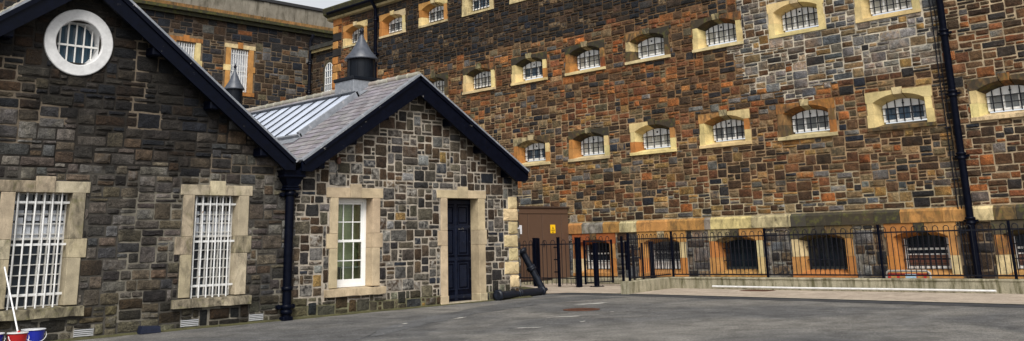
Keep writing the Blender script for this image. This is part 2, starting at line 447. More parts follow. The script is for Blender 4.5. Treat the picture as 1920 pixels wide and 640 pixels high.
# corner quoins
q_rects = []
z = ZB; k = 0
while z < ZTOP:
    h = .42; w = .72 if k % 2 else .42
    q_rects.append((-YEND, z, -YEND + w, min(z + h, ZTOP))); obst.append(q_rects[-1]); z += h; k += 1
def zone_main(s, z):
    y = -s
    n = vnoise(s * .8, z * .8, 3) - .5
    n2 = vnoise(s * .35, z * .5, 9) - .5
    if z < PL0: return 'base_r' if y < 13 else 'base'
    if y < 10.25: return 'right'
    if 10.25 <= y < 17.3 + n * .8 and z > 4.6 + n * .6: return 'pale'
    lim = 8.15 + n * .7 + max(0, y - 36) * .25
    if y > 17.3 and z > lim and not (y > 39.9): return 'dark'
    if z > 4.6 + n2 * 3: return 'rust'
    if z < 1.5 + n: return 'low'
    return 'mix'
PALM = {
 'dark': [((.015, .0145, .0145), 5), ((.012, .0145, .02), 3), ((.030, .020, .013), 2.2), ((.05, .03, .018), .8), ((.045, .042, .04), .6)],
 'rust': [(RUST, 2.8), (RED, 3.2), (BROWN, 4.2), (DBROWN, 2.4), (ORANGE, .3), (GREY, .9), (OLIVE, .9), (DARK, 1.1), (TAN, .5), (BLUEB, .35)],
 'mix': [(BROWN, 3.4), (DBROWN, 2.4), (RUST, 1.0), (RED, 1.5), (GREY, 1.5), (OLIVE, 1.4), (TAN, 1.1), (DARK, 1.2), (ORANGE, .1), (BLUEB, .4), (OCHRE, 1.0)],
 'low': [(BROWN, 2.8), (OCHRE, 1.6), (GREY, 2.2), (TAN, 1.5), (DARK, 1.5), (DBROWN, 2), (STEEL, .6), (LGREY, .6), (RUST, .5)],
 'pale': [((.135, .128, .12), 4.0), ((.24, .225, .205), 3.0), ((.105, .112, .118), 1.8), ((.175, .145, .11), 2.0), (TAN, 2.6), (OCHRE, 1.2), (BROWN, 1.0), (ORANGE, .2), (DARK, .7), (RUST, .3)],
 'right': [(BROWN, 2.8), (DBROWN, 3.4), (RUST, 1.5), (RED, 2.2), (DARK, 1.8), (GREY, .5), (BLUEB, .3)],
 'base': [(GREY, 4), (STEEL, 2), (DARK, 1.5), (DBROWN, 1.5), (LGREY, 1)],
 'base_r': [(DARK, 3), (DBROWN, 3), (GREY, 1), (BROWN, 1.2)],
}
def col_main(s, z, a):
    zn = zone_main(s, z); c = pick(PALM[zn], rng)
    if zn == 'rust': c = tuple(k * 1.14 for k in c)
    if a > .16 and zn in ('rust', 'mix', 'right') and c in (ORANGE,): c = BROWN
    al = rng.uniform(.3, .9) if rng.random() < .10 else 0.0
    return (*vary(c, rng, .34), al)
MORT = {'dark': (.085, .055, .030), 'rust': (.205, .122, .06), 'mix': (.32, .22, .125), 'low': (.38, .31, .20), 'pale': (.50, .44, .34), 'right': (.40, .31, .20), 'base': (.17, .155, .13), 'base_r': (.16, .12, .08)}
def mort_main(s, z): return MORT[zone_main(s, z)]
holes = [(-y - .9, zc - .4, -y + .9, zc + .6) for y, zc, r in cellwins] + [(-y - .85, -1.2, -y + .85, .1) for y in base_y]
mb = MB(); wall_sheet(mb, -YEND, -YNEAR, ZB, ZTOP, holes, mort_main, y=XW)
# end wall (faces away from the yard) and back
mb.box((-YEND, XW + .01, ZB), (-YEND + .4, XW + 14, ZTOP), (.10, .075, .05, 0))
mortar_o = mb.build('mortar_bed', M['mortar'], cell)
SZ = [((3, 2), 6), ((4, 2), 5), ((5, 2), 3), ((2, 2), 4), ((4, 3), 3), ((3, 3), 3), ((3, 1), 5), ((4, 1), 3), ((2, 1), 4), ((5, 3), 1)]
mb = MB()
R1 = pack(-YEND, -YNEAR, PL1, ZTOP, .128, .100, SZ, rng)
stones(mb, R1, obst, None, col_main, rng, .019, .036, XW)
R2 = pack(-YEND, -YNEAR, ZB, PL0, .16, .15, SZ, rng)
stones(mb, R2, obst, None, col_main, rng, .034, .045, XW)
mb.build('stone_wall', M['main'], cell)

CREAM = (.64, .50, .235); CREAM2 = (.56, .45, .25); SORANGE = (.40, .165, .045); SORANGE2 = (.45, .225, .07); SDARK = (.06, .048, .032); SBROWN = (.20, .115, .045); SRED = (.30, .085, .025)
def arch(hw, spring, crown, n=5):             # points from -hw,spring over crown to hw,spring
    out = []
    R = (hw * hw + (crown - spring) ** 2) / (2 * (crown - spring)); a = math.asin(hw / R)
    for i in range(2 * n + 1):
        t = -a + 2 * a * i / (2 * n); out.append((R * math.sin(t), crown - R + R * math.cos(t)))
    return out
def surround(hwf, hwb, ow, zb, zsp, zcr, zspb, zcrb, zt, zkey, zs, yf, yb, cols, sillproj=.05, stepjamb=True, n=5):
    """splayed stone surround. cols: lintelL, lintelR, key, jambL, jambR, jambL2, jambR2, sill"""
    mb = MB(); g = .004
    af, ab = arch(hwf, zsp, zcr, n), arch(hwb, zspb, zcrb, n)
    kw = .16
    def lin_half(sign, col):
        idx = [i for i in range(len(af)) if af[i][0] * sign > kw * .8]
        if sign < 0: pf = [af[i] for i in idx]; pb = [ab[i] for i in idx]
        else: pf = [af[i] for i in reversed(idx)]; pb = [ab[i] for i in reversed(idx)]
        f_ = [(sign * ow, zsp)] + pf + [(sign * (kw + g), pf[-1][1] + .004), (sign * (kw + g), zt), (sign * ow, zt)]
        b_ = [(sign * ow, zspb)] + pb + [(sign * (kw + g), pb[-1][1] + .004), (sign * (kw + g), zt), (sign * ow, zt)]
        b_[0] = (sign * ow, zsp)
        F = [(x, yf, z) for x, z in f_]; B = [(x, yb, z) for x, z in b_]
        if sign < 0: mb.loft([F[::-1], B[::-1]], col)
        else: mb.loft([F, B], col)
    lin_half(-1, cols[0]); lin_half(1, cols[1])
    kf = [(-kw, af[n - 1][1]), (0, zcr - .01), (kw, af[n - 1][1])]; 
    mid = [i for i in range(len(af)) if abs(af[i][0]) <= kw * .8]
    kz = max(af[i][1] for i in mid) - .02; kzb = max(ab[i][1] for i in mid) - .02
    F = [(-kw * .8, kz), (kw * .8, kz), (kw, zkey), (-kw, zkey)]; B = [(-kw * .8, kzb), (kw * .8, kzb), (kw, zkey), (-kw, zkey)]
    mb.loft([[(x, yf - .02, z) for x, z in F], [(x, yb, z) for x, z in B]], cols[2])
    for sg, c1, c2 in ((-1, cols[3], cols[5]), (1, cols[4], cols[6])):
        zm = zb + (zsp - zb) * .42
        for (za, zc_, cc, ex) in ((zb - .22, zm - g, c2, .035 if stepjamb else 0), (zm, zsp - g, c1, 0)):
            F = [(sg * (ow + ex - .035), za), (sg * hwf, za), (sg * hwf, zc_), (sg * (ow + ex - .035), zc_)]
            B = [(sg * (ow - .035), za), (sg * hwb, za), (sg * hwb, min(zc_, zspb + .004 if zc_ > zm else zc_)), (sg * (ow - .035), zc_)]
            if sg < 0: F, B = F, B
            else: F, B = F[::-1], B[::-1]
            mb.loft([[(x, yf, z) for x, z in F], [(x, yb, z) for x, z in B]], cc)
    # sill with weathered slope, projecting a little
    w = ow + .01
    F = [(-w, yf - sillproj, zs), (w, yf - sillproj, zs), (w, yf - sillproj, zb - .14), (-w, yf - sillproj, zb - .14)]
    B = [(-w, yb, zs), (w, yb, zs), (w, yb, zb - g), (-w, yb, zb - g)]
    mb.loft([F, B], cols[7])
    return mb
def cellcols(y, zc, rw):
    r = random.Random(int(y * 100) + rw * 7919)
    def st(c, a): return (*vary(c, r, .12, .04), a)
    if rw == 2:
        if y < 30.8: return [st(CREAM2, .25)] * 8
        o = [st(SORANGE2, .12), st(CREAM, .22), st(CREAM2, .3), st(SORANGE, .15), st(r.choice((CREAM, SORANGE2)), .1), st(CREAM, .15), st(SORANGE2, .2), st(CREAM2, .3)]
        return o if y > 38 or y < 35 else [st(SORANGE2, .1), st(CREAM2, .2), st(CREAM, .2), st(SORANGE, .1), st(CREAM, .05), st(SORANGE, .2), st(CREAM2, .15), st(CREAM2, .2)]
    if rw == 1:
        if y < 16: return [st(CREAM, .06), st(CREAM, .05), st(CREAM2, .22), st(CREAM, .05), st(CREAM, .05), st(CREAM, .08), st(CREAM, .05), st(CREAM, .08)]
        dk = (st(SDARK, .75), st(SDARK, .65)); v = int(round((y - 17.8) / 3.09)) % 4
        return {0: [st(SBROWN, .7), st(SORANGE, .55), st(CREAM2, .55), st(CREAM, .05), st(CREAM, .05), st(CREAM, .08), st(CREAM, .08), st(CREAM2, .12)],
                1: [st(SORANGE2, .55), st(SDARK, .8), st(CREAM2, .65), st(CREAM, .35), st(SDARK, .6), st(SBROWN, .6), st(SBROWN, .5), st(CREAM2, .10)],
                2: [dk[0], dk[1], st(CREAM2, .5), st(SORANGE, .45), st(SORANGE2, .4), st(SORANGE, .3), st(SRED, .4), st(CREAM2, .12)],
                3: [dk[0], dk[1], st(CREAM2, .45), st(CREAM, .02), st(CREAM, .05), st(CREAM, .04), st(SORANGE, .3), st(CREAM, .10)]}[v]
    v = int(round((27.23 - y) / 3.1))
    T = {0: [st(CREAM2, .5), st(SBROWN, .55), st(CREAM2, .35), st(SORANGE, .3), st(CREAM, .1), st(SORANGE, .25), st(SORANGE2, .25), st(CREAM2, .12)],
         1: [st(SBROWN, .65), st(SDARK, .7), st(CREAM2, .6), st(SORANGE, .3), st(CREAM, .08), st(SORANGE2, .2), st(CREAM, .15), st(CREAM2, .15)],
         2: [st(CREAM, .12), st(SBROWN, .65), st(SBROWN, .6), st(CREAM, .08), st(SORANGE2, .1), st(SORANGE, .1), st(CREAM, .12), st(CREAM, .14)],
         3: [st(SORANGE2, .45), st(CREAM, .22), st(CREAM2, .5), st(CREAM, .25), st(SORANGE, .2), st(CREAM, .1), st(CREAM, .1), st(CREAM, .05)],
         4: [st(SORANGE, .45), st(SORANGE, .35), st(CREAM2, .4), st(SBROWN, .35), st(SBROWN, .3), st(SBROWN, .5), st(SORANGE, .3), st(CREAM2, .2)],
         5: [st(CREAM, .04), st(CREAM, .03), st(CREAM2, .15), st(CREAM, .03), st(CREAM, .03), st(CREAM, .06), st(CREAM, .04), st(SBROWN, .5)],
         6: [st(SBROWN, .6), st(SBROWN, .55), st(SORANGE, .5), st(CREAM, .05), st(CREAM, .1), st(CREAM, .08), st(SBROWN, .4), st(CREAM2, .3)]}
    return T[min(max(v, 0), 6)]
def window_inner(hw, zb, zsp, zcr, y, npane, zhead):
    """white timber frame: outer arch, mullions, white head board above the lights"""
    mb = MB(); t = .06; a = arch(hw, zsp, zcr, 5)
    mb.box((-hw, y - .05, zb), (-hw + t, y + .02, zsp)); mb.box((hw - t, y - .05, zb), (hw, y + .02, zsp))
    mb.box((-hw + t, y - .055, zb), (hw - t, y + .02, zb + t))
    pts = [(-hw + .001, zhead)] + [(x, z + .02) for x, z in a] + [(hw - .001, zhead)]
    mb.prism(pts[::-1], y - .045, y + .02)
    for k in range(1, npane):
        x = -hw + 2 * hw * k / npane; mb.box((x - .028, y - .04, zb + t), (x + .028, y + .018, zhead))
    return mb
# one cell window's inner parts, shared by all
win_proto = {}
def cell_inner(parent, seedv, pane):
    if 'f' not in win_proto:
        f = window_inner(.655, -.235, .26, .42, .36, 3, .20); f.lathe((0, .33, .31), [(.0, -.02), (.035, -.02), (.035, .0)], 12, axis=(0, 1, 0))
        win_proto['f'] = f.build('window_frame', M['whiteclean'], None, (0, 0, 0)); win_proto['f'].parent = parent
        v = MB(); v.lathe((0, .302, .315), [(.0, -.004), (.036, -.004), (.036, .008)], 12, axis=(0, 1, 0))
        win_proto['v'] = v.build('vent_hole', M['black'], None, (0, 0, 0)); win_proto['v'].parent = parent
        b = {}
        for nb in (4, 5, 6):
            q = MB()
            for k in range(nb):
                x = -.62 + 1.24 * (k + .5) / nb + .02; top = .30 + .10 * (1 - (x / .62) ** 2)
                q.tube([(x, .25, -.27), (x, .25, top), (x, .25, top + .05)], [.019, .019, .004], 6)
            for zz in (-.06, .16) if nb != 5 else (-.02, .18): q.box((-.66, .24, zz - .012), (.66, .262, zz + .012))
            b[nb] = q.build('bars', M['black'], None, (0, 0, 0)); b[nb].parent = parent
        win_proto['b'] = b; win_proto['bp'] = {4: parent, 5: None, 6: None}
        p = MB()
        xs = [-.64, -.22, .22, .64]
        for a_, c_ in zip(xs, xs[1:]): p.box((a_ + .01, .375, -.22), (c_ - .01, .385, .24))
        win_proto['p'] = p
        first = True
    nb = 4 + seedv % 3
    for k_ in ('f', 'v'):
        o = win_proto[k_]
        if o.parent is not parent: c = o.copy(); COL.objects.link(c); c.parent = parent
    o = win_proto['b'][nb]
    c = o.copy(); COL.objects.link(c); c.parent = parent
    if ('pane', pane) not in win_proto:
        win_proto[('pane', pane)] = win_proto['p'].build('pane', M[pane], None, (0, 0, 0)); win_proto[('pane', pane)].parent = parent
    else:
        c = win_proto[('pane', pane)].copy(); COL.objects.link(c); c.parent = parent
PR = random.Random(5)
for (y, zc, rw) in cellwins:
    mb = surround(.80, .655, 1.03, -.27, .37, .575, .25, .43, .69, .765, -.51, -.045, .42, cellcols(y, zc, rw), .05 if rw < 2 and not (rw == 1 and y < 16) else .004)
    w = mb.build('window', M['ash'], cell, (-y, XW, zc))
    pane = {5: 'gblue', 3: 'gmesh', 4: 'gmesh', 0: 'gblue', 2: 'gpale', 1: 'gpale', 6: 'gmesh'}.get(int(round((27.23 - y) / 3.1)), 'gblue') if rw == 0 else PR.choice(['gpale', 'gblue', 'gmesh', 'gpale']) if rw == 1 else PR.choice(['gblue', 'gmesh', 'gmesh'])
    cell_inner(w, PR.randrange(99), pane)
for nb, o in win_proto['b'].items(): bpy.data.objects.remove(o)   # the patterns themselves; every window has its own copy

# plinth band: alternating sandstone blocks with a weathered top
mb = MB(); r = random.Random(21)
PLB = [(SORANGE2, .2), ((.32, .30, .26), .35), (SORANGE2, .2), (CREAM2, .25), (SORANGE2, .15), (SORANGE2, .2), ((.25, .22, .18), .2), (CREAM, .18), (CREAM2, .25), ((.30, .29, .27), .75), (OLIVE, .55), (OCHRE, .6), (OLIVE, .62), (SORANGE2, .22), (SORANGE2, .18), (CREAM2, .2), (OCHRE, .45), (OLIVE, .6), (OCHRE, .5)]
PLY = [25.35, 24.65, 23.6, 22.8, 22.0, 20.6, 19.05, 18.8, 17.2, 15.75, 15.2, 14.0, 12.95, 12.15, 10.9, 10.2, 9.5, 8.9, 8.6]
PLX = [(-YEND + 2.0 * k, SORANGE2, .3) for k in range(7)]
PLX = [(x, c, a) for x, c, a in PLX if x < -PLY[0] - .4] + [(-y, c, a) for y, (c, a) in zip(PLY, PLB)] + [(-6.2, OLIVE, .5), (-4.4, SORANGE2, .4), (-2.6, CREAM2, .4)]
for k, (x, c, al) in enumerate(PLX):
    x1 = PLX[k + 1][0] if k + 1 < len(PLX) else -YNEAR
    P = [(x + .005, XW - .085, PL0), (x1 - .005, XW - .085, PL0), (x1 - .005, XW - .085, PL1 - .10), (x + .005, XW - .085, PL1 - .10)]
    ym = XW + .02
    mb.add(P + [(x + .005, ym, PL0), (x1 - .005, ym, PL0), (x1 - .005, ym, PL1), (x + .005, ym, PL1)],
           [(0, 1, 2, 3), (3, 2, 6, 7), (0, 4, 5, 1), (0, 3, 7, 4), (1, 5, 6, 2)], (*vary(c, r, .12, .04), al + .12))
mb.build('plinth_band', M['ash'], cell)
# basement windows
bspec = {24.12: ('r', 'gdark'), 20.95: ('o', 'gmesh'), 17.88: ('oc', 'gdark'), 14.77: ('oc2', 'gdark'), 11.64: ('o2', 'gdark'), 8.55: ('o3', 'gdark'), 5.45: ('o', 'gdark')}
for y in base_y:
    r = random.Random(int(y * 10)); st = lambda c, a: (*vary(c, r, .1, .04), a)
    kd, pane = bspec[y]
    C = {'r': [st(SRED, .25), st(SRED, .2), st(SBROWN, .4), st(SORANGE, .2), st(SORANGE2, .1), st(CREAM2, .2), st(SORANGE, .1), st(SORANGE2, .2)],
         'o': [st(SORANGE2, .25), st(SORANGE2, .2), st(CREAM2, .4), st(SORANGE2, .1), st(CREAM2, .2), st(SORANGE, .15), st(SORANGE, .1), st(SORANGE2, .2)],
         'oc': [st(CREAM2, .55), st(SORANGE2, .3), st(OLIVE, .55), st(SORANGE, .15), st(CREAM2, .2), st(SORANGE2, .15), st(CREAM, .2), st(SORANGE2, .35)],
         'oc2': [st(OLIVE, .6), st(OCHRE, .45), st(OLIVE, .7), st(CREAM2, .25), st(SORANGE2, .12), st(SORANGE2, .25), st(SORANGE, .1), st(SORANGE, .1)],
         'o2': [st(SORANGE, .25), st(SORANGE2, .2), st(OLIVE, .6), st(SORANGE, .15), st(SORANGE2, .1), st(SORANGE, .15), st(CREAM2, .15), st(SORANGE2, .2)],
         'o3': [st(OLIVE, .5), st(OLIVE, .5), st(OLIVE, .6), st(SORANGE, .4), st(SBROWN, .4), st(CREAM2, .3), st(SBROWN, .4), st(SORANGE2, .3)]}[kd]
    mb = surround(.80, .66, 1.06, -1.06, -.13, .05, -.22, -.10, .262, .275, -1.31, -.05, .42, C, .01)
    w = mb.build('window', M['ash'], cell, (-y, XW, 0))
    f = MB(); hw = .655; zb = -1.05
    if kd in ('oc', 'oc2'):
        f.box((-hw, .36, zb), (-hw + .05, .40, -.15), (.02, .03, .03)); f.box((hw - .05, .36, zb), (hw, .40, -.15), (.02, .03, .03)); f.box((-.03, .36, zb), (.03, .40, -.15), (.03, .045, .04))
        f.box((-hw, .355, zb), (hw, .40, zb + .06), (.02, .03, .03))
    else:
        for a in (-hw, hw - .06): f.box((a, .34, zb), (a + .06, .40, -.13), (.72, .72, .70))
        f.box((-hw + .06, .338, -.52), (hw - .06, .395, -.46), (.72, .72, .70)); f.box((-hw + .06, .335, zb), (hw - .06, .395, zb + (.30 if kd in ('o', 'r') else .07)), (.72, .72, .70))
        if kd in ('o2', 'o3'):
            f.box((-hw + .06, .345, -.66), (hw - .06, .39, -.63), (.72, .72, .70))
            for k in range(7): f.box((-hw + .065, .372, zb + .09 + k * .05), (hw - .065, .376, zb + .13 + k * .05), vary((.16, .07, .045), r, .4, .1))
    fo = f.build('window_frame', M['attr'], None, (0, 0, 0)); fo.parent = w
    p = MB(); p.box((-hw, .385, zb), (hw, .40, -.05)); po = p.build('pane', M[pane], None, (0, 0, 0)); po.parent = w
    b = MB()
    nb = 8 if kd != 'o' else 9
    for k in range(nb):
        x = -hw + 2 * hw * (k + .5) / nb; b.box((x - .013, .24, -1.08), (x + .013, .266, -.16 + .05 * (1 - (x / hw) ** 2)))
    for zz in (-.38, -.78): b.box((-.68, .236, zz - .014), (.68, .270, zz + .014))
    if kd == 'o':                                            # wire mesh over the upper light
        for k in range(22):
            x = -hw + 2 * hw * k / 22; b.bar((x, .31, -.74), (x + .25 if x + .25 < hw else hw, .31, -.2), .008, .008); b.bar((x, .312, -.2), (x + .25 if x + .25 < hw else hw, .312, -.74), .008, .008)
    bo = b.build('bars', M['black'], None, (0, 0, 0)); bo.parent = w
# quoins
mb = MB(); r = random.Random(4)
for a, b, c, d in q_rects:
    cc = r.choice((SORANGE2, SORANGE, CREAM2, SORANGE2, DARK)) if b > 4 else r.choice((SORANGE2, CREAM2))
    mb.box((a - .03, XW - .05, b + .012), (c, XW + .3, d - .012), (*vary(cc, r, .15), r.uniform(.05, .3)), .025)
mb.build('quoins', M['ash'], cell)
# eaves cornice, gutter
mb = MB()
P = [(XW + .02, 11.80), (XW - .16, 11.86), (XW - .16, 11.98), (XW - .42, 12.10), (XW - .48, 12.42), (XW - .40, 12.50), (XW + .3, 12.62), (XW + .3, 11.80)]
cl = [(.42, .34, .18, .2), (.42, .34, .18, .25), (.09, .085, .03, .7), (.15, .14, .03, .75), (.17, .16, .03, .7), (.15, .15, .03, .7), (.1, .1, .1, .3), (.1, .1, .1, .3)]
for i in range(len(P)):
    j = (i + 1) % len(P)
    mb.add([(-YEND - .42, P[i][0], P[i][1]), (-YNEAR, P[i][0], P[i][1]), (-YNEAR, P[j][0], P[j][1]), (-YEND - .42, P[j][0], P[j][1])], [(0, 1, 2, 3)], cl[i])
mb.add([(-YEND - .42, p[0], p[1]) for p in P], [tuple(range(len(P)))[::-1]], (.13, .12, .03, .6))
mb.build('cornice', M['cornice'], cell)
mb = MB(); mb.tube([(-YEND - .1, XW - .36, 12.17), (-YNEAR, XW - .36, 12.17)], .10, 10); mb.build('gutter', M['navy'], cell)
mb = MB(); mb.box((-YEND, XW + .2, 12.60), (-YNEAR, XW + 14, 12.75), (.08, .08, .085)); mb.build('roof', M['grey'], cell)
def downpipe(xl, ztop, zbot, y0, parent, r=.085, name='downpipe', offs=True, mat='navy'):
    mb = MB()
    path = [(xl, y0, zbot), (xl, y0, ztop)]
    if offs: path = [(xl, y0, zbot), (xl, y0, ztop - .5), (xl, y0 - .05, ztop - .4), (xl, y0 - .25, ztop - .12), (xl, y0 - .28, ztop)]
    mb.tube(path, r, 12)
    z = zbot + 1.82
    while z < ztop - .4:
        mb.lathe((xl, y0, z), [(r + .005, -.10), (r + .03, -.08), (r + .03, -.05), (r + .012, -.03), (r + .012, .03), (r + .04, .05), (r + .04, .09), (r + .005, .11)], 14)
        mb.box((xl - r - .10, y0 + .03, z - .03), (xl + r + .10, y0 + .09, z + .03)); z += 1.82
    return mb.build(name, M[mat], parent)
downpipe(-10.12, 12.2, ZB, XW - .14, cell, .105)
downpipe(-37.75, 12.2, ZB, XW - .13, cell, .085)
mb = MB(); r = random.Random(2); p = []
z = ZB
while z < 12:
    p.append((-10.45 + r.uniform(-.015, .015), XW - .06, z)); z += .5
mb.tube(p, .017, 6)
mb.tube([(a + .09 + r.uniform(-.02, .02), b, c) for a, b, c in p], .014, 6)
for q in p[::3]: mb.box((q[0] - .05, XW - .075, q[2] - .02), (q[0] + .12, XW - .01, q[2] + .02))
mb.build('cable_run', M['black'], cell)

# ================================================================== REAR BLOCK and LINK
YB = 50.0
rear = thing('rear_block', 'dark stone block at the back with white barred windows and rendered parapet', 'building', (30, YB, ZB))
rng = random.Random(11)
bw = [(28.26, 8.98, 11.46), (24.85, 8.98, 11.46), (21.4, 8.98, 11.46)]
robst = [(c - 1.02, z0 - .25, c + 1.02, z1 + .45) for c, z0, z1 in bw]
def col_rear(s, z, a):
    c = pick([(DARK, 3.6), (DBROWN, 3), (BROWN, 1.6), (BLUEB, 2), (GREY, .9), (OLIVE, .5), (RUST, .25)], rng)
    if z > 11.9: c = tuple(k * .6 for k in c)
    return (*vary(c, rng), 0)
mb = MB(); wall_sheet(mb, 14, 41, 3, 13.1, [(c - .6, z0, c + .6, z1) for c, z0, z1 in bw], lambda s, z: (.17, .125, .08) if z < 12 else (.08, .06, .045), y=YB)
mb.box((14, YB + .01, ZB), (41, YB + 9, 3)); mb.box((14, YB + .6, 3), (41, YB + 9, 14.8), (.1, .08, .06))
mb.build('mortar_bed', M['mortar'], rear)
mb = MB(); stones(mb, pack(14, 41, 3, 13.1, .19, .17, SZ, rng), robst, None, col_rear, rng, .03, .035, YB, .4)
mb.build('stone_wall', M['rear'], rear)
for i, (c, z0, z1) in enumerate(bw):
    r = random.Random(i); st = lambda cc, a: (*vary(cc, r, .1), a); mb = MB(); ow = 1.0
    lc = st(CREAM2, .2) if i != 1 else st(SORANGE, .35)
    mb.box((c - ow, YB - .06, z1 + .06), (c - .17, YB + .3, z1 + .30), lc); mb.box((c + .17, YB - .06, z1 + .06), (c + ow, YB + .3, z1 + .30), lc)
    mb.box((c - .165, YB - .08, z1 + .06), (c + .165, YB + .3, z1 + .42), st(SORANGE, .25))
    jc = (st(SORANGE2, .12), st(SORANGE2, .15)) if i != 1 else (st(SORANGE2, .1), st(CREAM, .1))
    for sg, cc in ((-1, jc[0]), (1, jc[1])):
        x0, x1 = sorted((c + sg * .60, c + sg * .90))
        mb.box((x0, YB - .055, z0 - .02), (x1, YB + .3, z1 + .055), cc)
        zm = z1 - 1.3
        xa, xb = sorted((c + sg * .58, c + sg * 1.03)); mb.box((xa, YB - .06, zm), (xb, YB + .29, zm + .34), st(CREAM, .1) if sg < 0 else cc)
    mb.box((c - 1.02, YB - .09, z0 - .25), (c + 1.02, YB + .3, z0 - .03), st(SORANGE, .3))
    w = mb.build('window', M['ash'], rear)
    p = MB(); p.box((c - .6, YB + .26, z0), (c + .6, YB + .28, z1 + .05)); p.build('pane', M['grear'], w)
    p = MB()
    for a in (c - .6, c + .53): p.box((a, YB + .2, z0), (a + .07, YB + .26, z1 + .05))
    p.box((c - .53, YB + .2, z1 - .03), (c + .53, YB + .26, z1 + .05)); p.box((c - .53, YB + .2, z0), (c + .53, YB + .26, z0 + .08)); p.box((c - .53, YB + .21, (z0 + z1) / 2 - .03), (c + .53, YB + .26, (z0 + z1) / 2 + .03))
    p.build('window_frame', M['whiteclean'], w)
    p = MB()
    for k in range(8):
        x = c - .52 + 1.04 * k / 7; p.box((x - .022, YB + .03, z0 - .03), (x + .022, YB + .07, z1 + .02))
    for zz in (z0 + .3, z0 + .95, z0 + 1.55, z1 - .25): p.box((c - .64, YB + .075, zz - .02), (c + .64, YB + .09, zz + .02))
    p.build('bars', M['white'], w)
mb = MB()
mb.box((14, YB - .05, 13.62), (41, YB + .5, 14.62), (1, 1, 1)); 
for k in range(5): mb.box((19.5 + k * 5.1, YB - .09, 13.63), (19.85 + k * 5.1, YB + .1, 14.615), (1, 1, 1))
mb.build('parapet', M['parapet'], rear)
mb = MB(); mb.box((14, YB - .16, 14.622), (41, YB + .62, 14.84), (.02, .02, .022), .03); mb.build('coping', M['grey'], rear)
mb = MB(); r = random.Random(8); x = 14
while x < 41:
    w = r.uniform(1.0, 1.9); cc = (*vary((.27, .145, .05), r, .2), .38) if r.random() < .8 else (*vary(CREAM2, r), .4)
    mb.box((x + .006, YB - .30, 13.40), (x + w - .006, YB + .3, 13.618), cc); x += w
mb.box((14, YB - .42, 13.22), (41, YB + .3, 13.396), (.065, .065, .018, .55)); mb.box((14, YB - .22, 13.0), (41, YB + .3, 13.216), (.035, .035, .018, .5))
mb.build('cornice', M['cornice'], rear)
downpipe(33.05, 13.0, ZB, YB - .14, rear, .10, mat='black')

XL = 33.3
link = thing('link_building', 'narrow recessed stone link with an arched white window behind the block corner', 'building', (-50, XL, ZB), FR)
rng = random.Random(12); wy, wz0, wsp = -48.05, 8.3, 10.55
wins = [(wy - .62, wz0, wy + .62, wsp + .62)]
def col_link(s, z, a):
    c = pick([(DARK, 3), (DBROWN, 3), (BROWN, 1.5), (BLUEB, 1), (OLIVE, 1.5)], rng); return (*vary(c, rng), 0)
mb = MB(); wall_sheet(mb, -49.9, -42, 3, 11.8, [], lambda s, z: (.12, .09, .06), y=XL); mb.box((-49.9, XL + .3, ZB), (-42, XL + 6, 11.8), (.1, .08, .06)); mb.box((-49.9, XL, ZB), (-42, XL + .3, 3))
mb.build('mortar_bed', M['mortar'], link)
mb = MB(); stones(mb, pack(-49.9, -42, 3, 11.8, .19, .17, SZ, rng), wins, None, col_link, rng, .03, .035, XL, .4); mb.build('stone_wall', M['rear'], link)
mb = MB(); A = arch(.60, wsp, wsp + .595, 6); B = arch(.44, wsp, wsp + .435, 6)
ring = [(x, XL - .05, z) for x, z in A]; ri = [(x, XL - .05, z) for x, z in B]
for i in range(len(A) - 1):
    q = [A[i], A[i + 1], B[i + 1], B[i]]; mb.prism([(wy + x, z) for x, z in q][::-1], XL - .06, XL + .05, (*vary((.10, .085, .05), rng), .5))
for sg in (-1, 1):
    a, b = sorted((wy + sg * .44, wy + sg * .60)); mb.box((a, XL - .06, wz0), (b, XL + .05, wsp - .003), (.10, .085, .05, .5))
w = mb.build('window', M['ash'], link)
mb = MB(); mb.prism(([(wy + x, z) for x, z in B] + [(wy + .44, wz0), (wy - .44, wz0)])[::-1], XL - .012, XL - .008); mb.build('pane', M['gblue'], w)
mb = MB()
for i in range(len(B) - 1): mb.bar((wy + B[i][0] * .94, XL - .03, B[i][1] - .02), (wy + B[i + 1][0] * .94, XL - .03, B[i + 1][1] - .02), .05, .05)
for k in range(5): x = wy - .42 + .21 * k; mb.box((x - .02, XL - .05, wz0), (x + .02, XL - .015, wsp + math.sqrt(max(0, .43 ** 2 - (x - wy) ** 2))))
for k in range(6): zz = wz0 + .1 + .42 * k; mb.box((wy - .43, XL - .045, zz - .02), (wy + .43, XL - .014, zz + .02))
mb.build('window_frame', M['whiteclean'], w)
mb = MB(); mb.box((-49.9, XL - .22, 11.80), (-42, XL + .2, 11.97), (.45, .36, .18, .2)); mb.box((-49.9, XL - .34, 11.974), (-42, XL + .2, 12.22), (.05, .05, .05, .4)); mb.build('cornice', M['cornice'], link)
mb = MB(); mb.box((-49.9, XL + .2, 12.2), (-42, XL + 6, 12.4), (.08, .08, .085)); mb.build('roof', M['grey'], link)

# ================================================================== GABLED HOUSES
YG = 20.0; YV = 19.6
def ground_z(x, y): return -1.545 - .0062 * max(0.0, 20.5 - x)
SPLIT = 12.86
houseA = thing('gabled_house', 'dark stone gabled house with a white round window and two barred windows', 'house', (7.6, YG, -1.62))
houseB = thing('gabled_house', 'smaller stone gabled house with a dark blue door, sash window and rooflight', 'house', (16.5, YG, -1.57))
